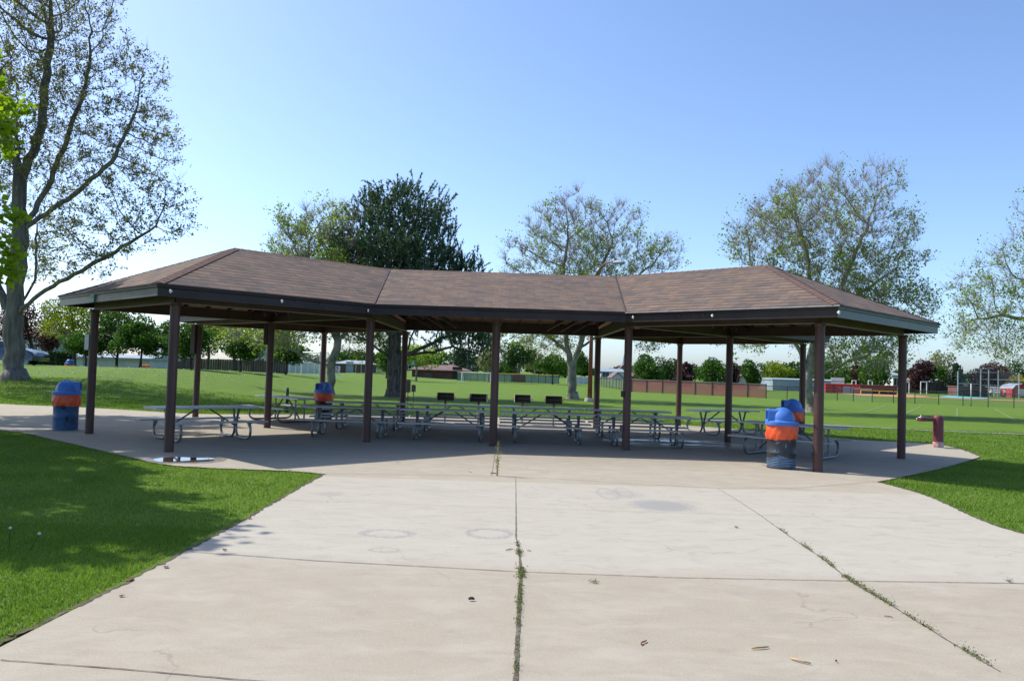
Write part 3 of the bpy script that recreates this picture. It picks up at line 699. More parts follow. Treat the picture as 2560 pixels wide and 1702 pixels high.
sweep('fascia', [(-.04, HE-.245), (0, HE-.245), (0, HE-.095), (.028, HE-.075), (.028, HE-.004), (-.04, HE-.004)], [M['fascia'], M['fascia_end']], ends=(3, 13, 6, 10))
sweep('drip_edge', [(.0285, HE-.040), (.062, HE-.040), (.062, HE-.014), (.0285, HE-.014)], [M['drip'], M['fascia']], ends=(0, 1, 3, 13, 6, 10, 9, 8, 7, 4, 5, 11, 12))  # sunlight coloured in: bright metal on the lit eave, dark fascia paint elsewhere
# ridge and hip caps
cap = MB()
def cap_line(a, b):
    a, b = Vector(a), Vector(b); L = (b-a).length; n = int(L/.17); d = (b-a)/n; r = d.normalized().cross(Vector((0, 0, 1))).normalized()
    for i in range(n):
        p = a+d*i; q = p+d*1.12; hh = .012
        for sd in (-1, 1):
            w0 = r*sd*.12; dr = Vector((0, 0, -.058 if abs(a.z-b.z) < .01 else -.03))
            vs = [p+Vector((0, 0, hh+.012)), q+Vector((0, 0, hh+.004)), q+w0+dr+Vector((0, 0, hh+.004)), p+w0+dr+Vector((0, 0, hh+.012))]
            cap.add([tuple(v) for v in vs], [(0, 1, 2, 3) if sd < 0 else (3, 2, 1, 0)])
            cap.add([tuple(vs[0]), tuple(vs[3]), tuple(vs[3]-Vector((0, 0, .02))), tuple(vs[0]-Vector((0, 0, .02)))], [(0, 1, 2, 3)])
for sx in (-1, 1):
    for sy in (-1, 1):
        A3 = (sx*(m_+S_), sy*S_, HR); cap_line((sx*(m_+S_), sy*(2*S_+q2), HE), A3); cap_line((sx*(m_+2*S_+q2), sy*S_, HE), A3); cap_line(A3, (sx*m_, 0, HR))
cap_line((-m_, 0, HR), (m_, 0, HR)); cap.build('ridge_cap', M['cap'], pav)
# valley creases
val = MB()
for sx in (-1, 1):
    for sy in (-1, 1):
        a = Vector((sx*(m_-.4142*OV), sy*(S_+OV), HE)); b = Vector((sx*m_, 0, HR)); r = (b-a).normalized().cross(Vector((0, 0, 1))).normalized()*.018
        val = MB(); val.add([tuple(a-r+Vector((0, 0, .03))), tuple(a+r+Vector((0, 0, .03))), tuple(b+r+Vector((0, 0, .028))), tuple(b-r+Vector((0, 0, .028)))], [(0, 1, 2, 3)]); val.build('valley_flashing', M['beam'], pav)
# beams
mp = 3.13
posts = {'P1': (-(m_+S_), -2*S_), 'P2': (-mp, -S_), 'P3': (-.08, -S_), 'P4': (mp, -S_), 'P5': (m_+S_, -2*S_), 'L1': (-(m_+2*S_), -S_), 'R1': (m_+2*S_, -S_),
         'B2': (-(m_+S_), 0), 'B7': (m_+S_, 0), 'B1': (-(m_+2*S_), S_), 'B8': (m_+2*S_, S_), 'B3': (-(m_+S_), 2*S_), 'B4': (-mp, S_), 'B5': (mp, S_), 'B6': (m_+S_, 2*S_)}
links = [('P1', 'P2'), ('P2', 'P4'), ('P4', 'P5'), ('P1', 'L1'), ('P5', 'R1'), ('L1', 'B2'), ('R1', 'B7'), ('B2', 'B1'), ('B7', 'B8'), ('B1', 'B3'), ('B8', 'B6'), ('B3', 'B4'), ('B6', 'B5'), ('B4', 'B5'),
         ('P2', 'B2'), ('B2', 'B4'), ('P4', 'B7'), ('B7', 'B5'), ('P2', 'B4'), ('P4', 'B5')]
for a, b in links:
    pa, pb = Vector((*posts[a], 0)), Vector((*posts[b], 0)); d = (pb-pa).normalized(); mb = MB(); hb = .25 if (a, b) not in (('B4', 'B5'),) else .34
    z0 = 3.0
    if (a, b) == ('P2', 'P4'): z0, hb = 3.165, .10
    if (a, b) == ('B4', 'B5'): z0, hb = 3.05, .34
    mb.beam(pa+Vector((0, 0, z0+hb/2)), pb+Vector((0, 0, z0+hb/2)), .055, hb, 0)
    mb.beam(pa+Vector((0, 0, z0-.006)), pb+Vector((0, 0, z0-.006)), .125, .014, 1)
    mb.build('beam', [M['beam'], M['edge']], pav)
rf = MB()
def rafter(a, b): rf.beam(a, b, .045, .11)
for i in range(-5, 6):
    x = i*.61
    for sy in (-1, 1): rafter(Vector((x, sy*(S_+OV-.1), HE-.10-.06)), Vector((x, 0, HR-.10-.06)))
for sx in (-1, 1):
    for sy in (-1, 1):
        P1_, Pb_, R_, A_ = Vector((m_+S_, 2*S_+q2)), Vector((m_-.41*OV, S_+OV)), Vector((m_, 0)), Vector((m_+S_, S_))
        L1_, N_ = Vector((m_+2*S_+q2, S_)), Vector((m_+S_+q2, 0))
        for e0, e1, r0_, r1_ in ((P1_, Pb_, A_, R_), (L1_, N_, A_, R_)):
            ed = (e1-e0).normalized(); L = (r1_-r0_).length
            for k in range(0, int(L/.61)+1):
                p = r0_+(r1_-r0_).normalized()*k*.61; t = (p-e0).dot(ed); q = e0+ed*t
                rafter(Vector((q.x*sx, q.y*sy, HE-.16)), Vector((p.x*sx, p.y*sy, HR-.16)))
rf.build('roof_framing', M['beam'], pav)
for k, (x, y) in posts.items():
    mb = MB(); mb.tube([(x, y, 0.01), (x, y, 3.0)], .096, 20, cap=False); mb.lathe([(.096, 2.93), (.12, 2.96), (.12, 2.99), (.096, 2.992)], 20, (x, y, 0))
    mb.build('post', M['steel'], pav, auto=35)
    
# small white lamps on the fascia corners
inv = Matrix.Rotation(-ROT, 4, 'Z')@Matrix.Translation((-X0, -YC, 0))
for (px, py, ax) in ((428, 728, 0), (706, 753, 0), (921, 776, 0), (1582, 793, 0), (1780, 789, 0), (2096, 781, 0)):
    # on the fascia line nearest the pixel: intersect ray with height HE-.2
    d = ray(px, py); k = (HE-.17-CH)/d.z; p = inv@Vector((d.x*k, d.y*k, HE-.17))
    mb = MB(); mb.lathe([(.0, -.04), (.013, -.035), (.024, .0), (.016, .018), (.010, .03), (0, .032)], 12); mb.box(0, .03, .0, .03, .05, .03)
    mb.build('eave_lamp', M['white'], pav, smooth=True, loc=(p.x, p.y-.03, p.z))
# sign plate on the left fascia
a, b = Vector((-(m_+S_), -2*S_-q2, 0)), Vector((-(m_+2*S_+q2), -S_, 0)); d = (b-a).normalized(); nrm = Vector((-d.y, d.x, 0))
if nrm.y > 0: nrm = -nrm
pp = a+d*(b-a).length*.60+nrm*.036
M['plate'] = noisy('faded_turquoise_plate', (.07, .24, .21), (.40, .50, .48), 14, .6, 0, lo=.45, hi=.6)
mb = MB(); mb.box(0, 0, 0, .24, .008, .17); o = mb.build('sign_plate', M['plate'], pav, loc=(pp.x, pp.y, HE-.16)); o.rotation_euler = (0, 0, math.atan2(d.y, d.x))
# boxes on the posts
def pbox(name, post, off, z0, z1, w, dp, mat):
    x, y = posts[post]; mb = MB(); mb.box(x+off[0], y+off[1], (z0+z1)/2, w, dp, z1-z0); return mb.build(name, M[mat], pav, bevel=.006)
pbox('notice_box', 'L1', (-.13, .05), 2.02, 2.40, .10, .26, 'white')
pbox('breaker_box', 'B1', (-.13, -.02), 2.05, 3.0, .12, .34, 'greybox')
pbox('speaker_box', 'B2', (-.13, .02), 2.35, 2.95, .10, .2, 'beam')
pbox('outlet_box', 'P4', (-.115, -.03), 1.29, 1.44, .07, .11, 'grill')
pbox('outlet_box', 'P4', (-.12, -.03), .45, .62, .07, .12, 'greybox')

# ================================================================== FURNITURE
def make_table(kind):
    t = thing('picnic_table', 'x', 'picnic table')
    mb = MB()
    for i in range(3): mb.box(0, (i-1)*.25, .745, 2.44, .243, .038)
    for sx in (-1, 1): mb.box(sx*1.222, 0, .738, .006, .745, .052)
    mb.build('tabletop', M['alu'], t, bevel=.004)
    for sy in (-1, 1):
        mb = MB(); mb.box(0, sy*.715, .435, 2.44, .25, .036); mb.box(-1.222, sy*.715, .43, .006, .255, .045); mb.box(1.222, sy*.715, .43, .006, .255, .045)
        mb.build('bench', M['alu'], t, bevel=.004)
    for sx in (-1, 1):
        x = sx*.82; mb = MB(); r = .030
        def cr_(pts): return smooth_poly([tuple(p) for p in pts], 5)
        if kind == 'loop':
            for sy in (-1, 1):
                path = [(x, .700, .415), (x, .735, .34), (x, .765, .22), (x, .735, .10), (x, .62, .036), (x, .45, .032), (x, .22, .034), (x, .10, .08), (x, .045, .20), (x, .045, .36), (x, .085, .52), (x, .15, .725)]
                mb.tube(cr_([(a, b*sy, c) for a, b, c in path]), r, 8)
                mb.box(x, sy*.715, .405, .05, .22, .022); mb.beam((x, sy*.63, .40), (x, sy*.73, .30), .03, .05)
            mb.box(x, 0, .712, .05, .62, .026)
        else:
            for sy in (-1, 1):
                path = [(x, .60, .412), (x, .72, .36), (x, .775, .24), (x, .74, .10), (x, .60, .034), (x, .40, .032), (x, 0, .032)]
                mb.tube(cr_([(a, b*sy, c) for a, b, c in path]), r, 8); mb.tube([(x, sy*.16, .04), (x, sy*.16, .725)], r*.9, 8); mb.box(x, sy*.70, .408, .05, .26, .02)
            mb.box(x, 0, .712, .05, .58, .026)
        mb.build('frame', M['galv'], t, auto=40)
        mb = MB(); mb.beam((sx*.14, 0, .715), (sx*.80, 0, .30 if kind == 'loop' else .12), .035, .03); mb.build('brace', M['brace'], t)
    return t
proto = {'loop': make_table('loop'), 'post': make_table('post')}; used = set()
def table(kind, x, y, rz, label, group):
    t = proto[kind] if kind not in used else copy_tree(proto[kind]); used.add(kind)
    t.location = (x, y, .015); t.rotation_euler = (0, 0, rz); t['label'] = label; t['category'] = 'picnic table'; t['group'] = group; return t
YR1, YR2 = 20.95, 23.75
names = ['leftmost', 'second from left', 'third from left', 'rightmost']
for i, x in enumerate((-4.12, -1.57, .97, 3.52)): table('loop', x, YR1+(.03, 0, .02, -.02)[i], R(.3), 'grey picnic table, %s of four in the front row under the roof' % names[i], 'picnic tables standing end to end under the roof')
for i, x in enumerate((-4.12, -1.6, .93, 3.47)): table('loop', x, YR2+(.02, -.02, 0, .03)[i], R(.2), 'grey picnic table, %s of four in the rear row under the roof' % names[i], 'picnic tables standing end to end under the roof')
G4 = 'picnic tables standing askew under the ends of the roof'
table('loop', -7.2, 18.95, R(45), 'grey picnic table on curled legs at the left front, near the puddle', G4)
table('post', -7.15, 25.7, R(-42), 'pale metal picnic table standing askew in sun at the left rear of the pavilion', G4)
table('loop', 6.9, 26.1, R(27), 'grey picnic table with splayed legs at the right rear of the patio', G4)
table('post', 6.75, 19.3, R(-42), 'grey picnic table behind the black peeling trash drum at the right front', G4)

def arch(w, h0, h1, r, n=5):
    pts = [(-w, h0), (w, h0), (w, h1-r)]+[(w-r+r*math.cos(a), h1-r+r*math.sin(a)) for a in np.linspace(0, PI/2, n+1)[1:]]+[(-w+r+r*math.cos(a), h1-r+r*math.sin(a)) for a in np.linspace(PI/2, PI, n+1)]
    return pts
def make_can(matname, label, loc, rz, drum_h=.88, group='domed trash drums around the pavilion'):
    t = thing('trash_can', label, 'trash can', loc, rz, group)
    prof = [(0, .012), (.275, .012), (.283, 0), (.291, .012), (.287, .03)]
    def rib(z): return [(.286, z-.022), (.295, z-.008), (.295, z+.008), (.286, z+.022)]
    for z in (.07, .10, .13, .16, .19, .22): prof += [(.285, z-.012), (.288, z)]
    prof += rib(.30+.02)+rib(.58)+[(.287, .84), (.292, .868), (.285, .88), (.27, .88)]
    MB().lathe(prof, 36).build('drum', M[matname], t, auto=40)
    sd = len(label); 
    def wob(i, a): return .012*math.sin(7*a+i*.9+sd)+.008*math.sin(13*a-i*1.3)+(.02*math.sin(2*a+sd) if i >= 50 else 0)
    MB().lathe([(.304, .60), (.315, .64), (.322, .70), (.316, .76), (.310, .84), (.303, .90)], 56, wob=wob).build('bag', M['bag'], t, smooth=True)
    mb = MB(); pr = [(.29, .875), (.330, .878), (.336, .89), (.331, .955), (.318, .966), (.27, .972), (.258, .985)]
    pr += [(.256*math.cos(a), .985+.262*math.sin(a)) for a in np.linspace(.05, PI/2-.001, 12)]
    mb.lathe(pr, 40)
    # hood
    o_, i_ = arch(.158, .968, 1.205, .07), arch(.128, .995, 1.175, .05)
    n = len(o_); xf, xb = .305, .0
    vs = [(xb, y, z+.0) for y, z in o_]+[(xf, y, z) for y, z in o_]+[(xf, y, z) for y, z in i_]+[(xf-.05, y, z) for y, z in i_]
    fs = []
    for k in range(3): fs += [(k*n+j, k*n+(j+1) % n, (k+1)*n+(j+1) % n, (k+1)*n+j) for j in range(n)]
    mb.add(vs, fs); mb.build('lid', M['lid'], t, auto=45)
    MB().add([(xf-.045, y, z) for y, z in i_], [tuple(range(n))]).build('flap', M['lid_in'], t)
    return t
c1 = G(1955, 1172); make_can('drum_black', 'blue-domed trash can on a black peeling drum before the right front post', (c1.x, c1.y+.06, .015), R(172))
make_can('drum_black', 'blue-domed trash can in shade, behind the front right one, hood turned left', (8.42, 24.0, .015), R(180))
c3 = G(157, 1076); make_can('drum_blue', 'blue-domed trash can on a blue drum left of the pavilion', (c3.x, c3.y+.1, .015), R(20))
make_can('drum_black', 'blue-domed trash can with hood facing the camera behind the pale picnic table', (-6.25, 27.05, .015), R(-108))
p5 = at(174, 905, 60); make_can('drum_blue', 'distant blue-domed trash can half hidden behind the grassy mound', (p5.x, 60, at(174, 897.5, 60).z-1.25), R(15))
p6 = at(842, 917, 150); make_can('drum_blue', 'tiny far trash can beside the brick restroom building', (p6.x, 150, gz(p6.x, 150)), R(-90))

# grills
def make_grill():
    t = thing('park_grill', 'x', 'grill')
    mb = MB(); mb.box(0, .0, .755, .56, .40, .012); mb.box(0, .195, .875, .56, .012, .25); mb.box(0, -.19, .785, .56, .010, .055); mb.build('firebox', M['grill'], t)
    for sx in (-1, 1): MB().box(sx*.284, .0, .875, .008, .40, .26).build('side_panel', M['grill_side'], t)
    mb = MB(); 
    for i in range(12): mb.tube([(-.25+i*.0455, -.20, .875), (-.25+i*.0455, .18, .875)], .006, 5)
    mb.tube([(-.34, -.205, .872), (.34, -.205, .872)], .009, 6); mb.build('grate', M['grill'], t)
    MB().tube([(0, 0, 0), (0, 0, .62)], .028, 10).build('post', M['grill_side'], t, smooth=True)
    MB().tube([(0, 0, .60), (0, 0, .755)], .040, 10).build('swivel_collar', M['rust'], t, smooth=True)
    return t
gp = make_grill(); 
for i, (px, py, lb) in enumerate(((1112, 1056, 'leftmost of the four black park grills behind the tables'), (1195, 1060, 'second park grill from left, left of the middle post'), (1305, 1061, 'park grill just right of the middle post, third from left'), (1383, 1065, 'rightmost black park grill, in front of the pale sycamore trunk'))):
    g_ = gp if i == 0 else copy_tree(gp); p = G(px, py); g_.location = (p.x, p.y, .01); g_['label'] = lb; g_['group'] = 'black park grills behind the tables'; g_.rotation_euler = (0, 0, R((4, -5, 2, -3)[i]))

# drinking fountain
fp = G(2345, 1119); t = thing('drinking_fountain', 'maroon pedestal drinking fountain with side arm at the right end of the patio', 'drinking fountain', (fp.x, fp.y, .012), R(2))
MB().lathe([(.145, 0), (.142, .02), (.138, .83), (.133, .87), (.11, .905), (.06, .925), (0, .93)], 32).build('pedestal', M['maroon'], t, auto=60)
mb = MB(); mb.lathe([(.147, .0), (.146, .12), (.1415, .16), (.14, .17)], 32); mb.build('scuffed_base', M['scuff'], t, smooth=True)
mb = MB(); mb.box(-.27, 0, .79, .42, .13, .10); mb.lathe([(0, .735), (.12, .74), (.145, .77), (.145, .85), (.12, .85)], 24, (-.47, 0, 0)); mb.build('arm', M['maroon'], t, bevel=.01)
MB().lathe([(.138, .852), (.135, .862), (.09, .845), (.0, .84)], 24, (-.47, 0, 0)).build('bowl', M['chrome'], t, smooth=True)
mb = MB(); mb.tube([(-.52, 0, .84), (-.52, 0, .89), (-.50, 0, .91)], .014, 8); mb.tube([(-.60, 0, .80), (-.65, 0, .80)], .022, 10); mb.build('bubbler', M['chrome'], t, smooth=True)

# electric cabinet
ep = at(1010, 1000, 32.5); t = thing('electrical_cabinet', 'brown electrical cabinet with a small meter box on pipe legs behind the rear post', 'electrical cabinet', (ep.x, 32.5, 0), 0)
MB().box(.06, 0, 1.08, .36, .22, .52).build('cabinet_box', M['greybox'], t, bevel=.01)
mb = MB(); mb.box(.37, .02, .98, .16, .14, .26); mb.lathe([(.07, 1.10), (.07, 1.13), (0, 1.14)], 14, (.37, .02, 0)); mb.build('meter_box', M['greybox'], t)
for x in (-.06, .04, .15, .37): MB().tube([(x, 0, 0), (x, 0, .86)], .018, 6).build('leg', M['greybox'], t)
MB().beam((-.08, 0, .55), (.2, 0, .55), .04, .04).build('cross_bar', M['greybox'], t)
# green bollard
bp = at(718, 1000, 30); tag(MB().lathe([(.0, 0), (.055, 0), (.055, .86), (.04, .92), (0, .95)], 14).build('bollard', M['greenpost'], smooth=True, loc=(bp.x, 30, .0)), 'dark green post in the grass behind the pale picnic table', 'post')

# ================================================================== LIGHT POLE
lp = G(1474, 1004); t = thing('lamp_post', 'red-brown lamp post with curved arm behind the pavilion, beside the middle sycamore', 'lamp post', (lp.x, lp.y, 0))
MB().lathe([(.0, .22), (.30, .22), (.32, .2), (.33, 0)], 14).build('concrete_base', M['conc2'], t, auto=40)
top = at(1488, 690, lp.y)-Vector((lp.x, lp.y, 0)); arm_end = at(1534, 655, lp.y-1.0)-Vector((lp.x, lp.y, 0)); tipl = at(1562, 657, lp.y-1.6)-Vector((lp.x, lp.y, 0))
MB().tube([(0, 0, .2), (0, 0, top.z-.3)], [.15, .085], 12).build('pole', M['polered'], t, smooth=True)
MB().tube(smooth_poly([(0, 0, top.z-.35), (.25, -.25, top.z+.25), (arm_end.x*.6, -.6, arm_end.z-.05), tuple(arm_end)], 5), .05, 8).build('arm', M['polered'], t, smooth=True)
mb = MB(); mb.tube([tuple(arm_end), tuple(arm_end.lerp(tipl, .3)), tuple(arm_end.lerp(tipl, .8)), tuple(tipl)], [.06, .12, .13, .05], 10); mb.build('lamp_head', M['bluegrey'], t, smooth=True)

# ================================================================== BIG TREES
def rel(px, py, Y, base):                   # picture point at depth Y, relative to a tree's base
    p = at(px, py, Y); return np.array([p.x-base[0], p.y-base[1], p.z-base[2]])
def ells_px(lst, Y, base, dep=.8):          # (px, py, rpx, rpy, dy) -> ellipsoids
    out = []
    for (px, py, rx, ry, *o) in lst:
        dy = o[0] if o else 0; c_ = rel(px, py, Y+dy, base); k = (Y+dy)/F; out.append((c_[0], c_[1], c_[2], rx*k, max(rx, ry)*k*dep, ry*k))
    return out
# 1 tall ash at the left
b = ash_base; Ya = b.y
ash_ells = ells_px([(60, 120, 200, 190), (230, 130, 110, 130), (350, 200, 75, 90, -1), (60, 330, 210, 170), (300, 340, 150, 120), (-160, 250, 200, 260), (400, 420, 60, 95, 1), (330, 500, 140, 80, -2), (420, 570, 80, 50, -2), (250, 590, 150, 70, -3), (110, 520, 120, 130, 2), (-120, 520, 150, 160, 1), (180, 660, 120, 45, -3), (0, -60, 230, 150), (200, -40, 130, 120), (60, 640, 90, 70, 3)], Ya, b, .75)
tp = [(0, 0, 0), tuple(rel(34, 800, Ya, b)), tuple(rel(42, 690, Ya, b)), tuple(rel(52, 560, Ya, b)), tuple(rel(46, 420, Ya, b)), tuple(rel(42, 260, Ya, b))]
r_ = lambda l, dy=0: [tuple(rel(x, y, Ya+dy*i/len(l), b)) for i, (x, y) in enumerate(l)]
st = [r_([(36, 800), (100, 735), (185, 685), (290, 630), (390, 565)], -3), r_([(50, 590), (130, 450), (170, 340), (205, 250), (225, 150)], 1), r_([(60, 575), (200, 475), (290, 390), (345, 260)], -1.5), r_([(34, 790), (-10, 710), (-50, 590), (-90, 420)], 1), r_([(40, 770), (88, 700), (93, 560)], 1.5), r_([(48, 450), (100, 330), (115, 200), (130, 80)], 1), r_([(48, 420), (0, 300), (-10, 150)], -1)]
t, A1, R1 = open_tree('ash_tree', 'tall spreading tree with dark bare limbs and sparse olive leaf clusters at the left', b, ash_ells, tp, .44, 8500, .38, M['bark_ash'], M['lf_ash'], 52000, .125, r0=.011, leafy=-.7, seed=11, jit=.12, trop=.03, lspread=.075, stems=st, ntw=17000, ltw=.60, rtw=.0075)

# 3 sycamore left behind the bin
def syc(label, basepx, ells, trunk, stems, Rb, seed, nat=1500, nleaf=5200, low=.9, D=.42, leafy=-.15, lsize=.15, r0=.012, ntw=9000):
    b = G(*basepx); Y = b.y
    E_ = ells_px(ells, Y, b, .85); tp = [(0, 0, 0)]+[tuple(rel(x, y, Y, b)) for x, y in trunk]
    st = [[tuple(rel(x, y, Y+dy*i/len(l), b)) for i, (x, y) in enumerate(l)] for l, dy in stems]
    return open_tree('sycamore_tree', label, b, E_, tp, Rb, nat, D, M['bark_syc'], M['lf_syc'], int(nleaf*1.7), lsize, r0=r0, leafy=leafy, group='sycamores on the lawn behind the pavilion', seed=seed, low_bias=low, trop=.04, lspread=.15, jit=.15, stems=st, ntw=int(ntw*1.5), ltw=.8, rtw=.0072, twmat=M['twig_syc'])
M['twig_syc'] = noisy('grey_brown_twigs', (.24, .205, .165), (.40, .35, .29), 3, .9, 0)
syc('sycamore tree left of the dark pine, trunk behind the hooded trash can', (822, 988), [(790, 610, 120, 100), (860, 560, 60, 70), (720, 620, 55, 70), (760, 760, 150, 90), (870, 760, 120, 100), (700, 850, 70, 45, -2), (930, 850, 80, 50, 2), (820, 680, 140, 90), (610, 840, 60, 30, -1)], [(830, 900), (845, 850), (850, 780), (850, 690)], [([(828, 925), (760, 890), (700, 860), (640, 840)], -2), ([(845, 850), (790, 760), (770, 640)], 1), ([(845, 850), (900, 790), (930, 730)], 1)], .25, 21, 2400, 13000, .9)
syc('sycamore tree right of the dark pine, pale forked trunk beside the lamp post', (1432, 997), [(1410, 600, 115, 110), (1430, 530, 60, 60), (1540, 560, 80, 60), (1330, 640, 75, 65), (1640, 640, 75, 60, -1), (1500, 660, 130, 80), (1280, 660, 35, 45), (1420, 770, 170, 80), (1560, 790, 100, 55, -1), (1290, 790, 80, 55), (1620, 850, 55, 30, -2), (1680, 615, 40, 30, -1), (1370, 850, 90, 30, 2)], [(1430, 930), (1430, 918)], [([(1430, 918), (1418, 870), (1412, 800), (1405, 700), (1420, 600)], 1), ([(1430, 918), (1448, 870), (1465, 800), (1490, 700), (1530, 610)], -1), ([(1415, 880), (1370, 840), (1310, 800)], 1), ([(1450, 870), (1510, 830), (1580, 800), (1650, 830)], -2), ([(1465, 800), (1560, 720), (1640, 650)], -1)], .29, 22, 3000, 11000, 1.7, ntw=12000)
syc('large sycamore behind the right end of the pavilion, low limb reaching right', (2030, 1030), [(2040, 560, 170, 120), (2200, 470, 70, 75), (2060, 450, 70, 55), (1930, 600, 120, 90), (1860, 620, 55, 45), (2210, 600, 90, 90), (2100, 720, 170, 100), (2260, 650, 70, 35, -1), (2220, 760, 120, 60), (2000, 780, 150, 70), (1880, 830, 110, 50, -1), (2120, 860, 130, 50), (2280, 830, 60, 45, 1), (2180, 900, 90, 25, -2)], [(2018, 980), (2020, 940)], [([(2020, 940), (2030, 880), (2038, 780), (2020, 650), (2000, 560)], 1), ([(2030, 880), (2080, 800), (2110, 700), (2170, 560)], -1), ([(2022, 960), (2075, 925), (2120, 903), (2200, 880)], -2), ([(2020, 940), (1990, 860), (1930, 800), (1880, 700)], 1), ([(2038, 800), (2140, 740), (2230, 680)], 1)], .27, 23, 4400, 12500, 1.7, ntw=13000)
syc('sycamore at the right edge with its trunk outside the picture', (2760, 1046), [(2560, 680, 110, 90), (2500, 780, 120, 80), (2420, 720, 60, 50), (2450, 840, 90, 60, -1), (2640, 560, 110, 100), (2740, 700, 150, 170), (2560, 880, 90, 40), (2400, 820, 45, 35, -1), (2850, 650, 150, 200)], [(2755, 960), (2750, 860), (2735, 760), (2730, 640)], [([(2750, 880), (2640, 820), (2520, 790), (2430, 800)], -1), ([(2745, 800), (2650, 740), (2560, 700)], 1)], .38, 24, 3000, 10000, .7, ntw=9000)

# 2 pine
def pine():
    b = pine_base; Y = b.y; t = thing('pine_tree', 'dark broad pine with thick trunk and upswept needled branches behind the pavilion', 'tree', b)
    E_ = ells_px([(1000, 540, 110, 65), (940, 530, 60, 50), (1085, 560, 60, 60), (980, 640, 150, 70), (880, 620, 65, 60), (1100, 650, 60, 65), (1010, 740, 190, 60), (860, 690, 60, 50), (1150, 680, 60, 40), (1120, 790, 110, 45, -1), (1190, 840, 55, 40, -1), (900, 790, 100, 50, 1), (1190, 885, 40, 24, -1), (1100, 860, 60, 24, -1), (1160, 850, 60, 26, -2), (925, 855, 45, 30, 1)], Y, b, .85)
    rg = np.random.default_rng(31); att = ell_points(E_, 1900, rg); D = .5
    tp = [(0, 0, 0)]+[tuple(rel(x, y, Y, b)) for x, y in ((986, 900), (988, 820), (996, 730), (1004, 640), (1010, 560))]
    P = [np.array(tp[0], float)]
    for a, c_ in zip(tp[:-1], tp[1:]):
        a, c_ = np.array(a), np.array(c_); k = max(1, int(np.linalg.norm(c_-a)/D)); P += [a+(c_-a)*i/k for i in range(1, k+1)]
    pl = [-1]+list(range(len(P)-1))
    for st, dy in (([(1010, 893), (1070, 862), (1130, 838), (1190, 822)], -2), ([(1005, 900), (1060, 880), (1130, 868), (1185, 880)], -1.5), ([(975, 890), (930, 860), (885, 835)], -1), ([(990, 850), (1040, 800), (1090, 775)], 1.5), ([(985, 850), (930, 790), (890, 760)], -1.5), ([(1000, 905), (1020, 870), (1035, 830)], -2)):
        q = rel(st[0][0], st[0][1], Y, b); last = int(np.linalg.norm(np.array(P)-q, axis=1).argmin()); pts = [P[last]]+[rel(x, y, Y+dy*(i+1)/len(st), b) for i, (x, y) in enumerate(st[1:])]
        for a, c_ in zip(pts[:-1], pts[1:]):
            k = max(1, int(np.linalg.norm(c_-a)/D))
            for i in range(1, k+1): P.append(a+(c_-a)*i/k+rg.normal(0, .05, 3)); pl.append(last); last = len(P)-1
    A, pr = colonize(att, P, pl, D, 3.4, .62, 90, .10, .10, rg)
    rad, kids, tips, _ = skeleton_mesh(A, pr, .018, .44, 'trunk', M['bark_pine'], t, flare=1.3)
    # needle shoots: upturned fingers at and near the tips
    C = []; Dr = []
    far = rad < .047
    wmask = (A[:, 2] > 2.2)
    far = rad < .085
    for i in np.where(far & wmask)[0]:
        if A[i, 2] < 4.4 and rg.random() < (.72 if A[i, 0] < 3.2 else .1): continue
        tipn = not kids[i]; d0 = A[i]-A[pr[i]]; d0 = d0/np.linalg.norm(d0)
        for s_ in range(9 if tipn else 6):
            dd = d0*(.75 if tipn else .35)+np.array([0, 0, 1.0])+rg.normal(0, .38, 3); dd /= np.linalg.norm(dd); L = rg.uniform(.55, 1.05)*(1 if tipn else .75)
            o = A[i]+rg.normal(0, .30, 3); n = int(46*L)
            tt = rg.uniform(0.05, 1, n); C.append(o+dd*tt[:, None]*L); Dr.append(np.tile(dd, (n, 1))*.8+rg.normal(0, .62, (n, 3)))
    C = np.vstack(C); Dr = unit(np.vstack(Dr)); n = len(C)
    nrm = unit(rg.normal(size=(n, 3))); sd = unit(np.cross(Dr, nrm)); sz = rg.uniform(.13, .22, n)[:, None]
    V = np.empty((n, 3, 3)); V[:, 0] = C-sd*.032; V[:, 1] = C+sd*.032; V[:, 2] = C+Dr*sz
    rn = np.clip(.45+.3*vnoise(C, .8, 3)+rg.normal(0, .2, n), 0, 1)
    fastmesh('crown', V.reshape(-1, 3), np.arange(n*3).reshape(n, 3), M['lf_pine'], rn, t); print('pine needles', n)
pine()

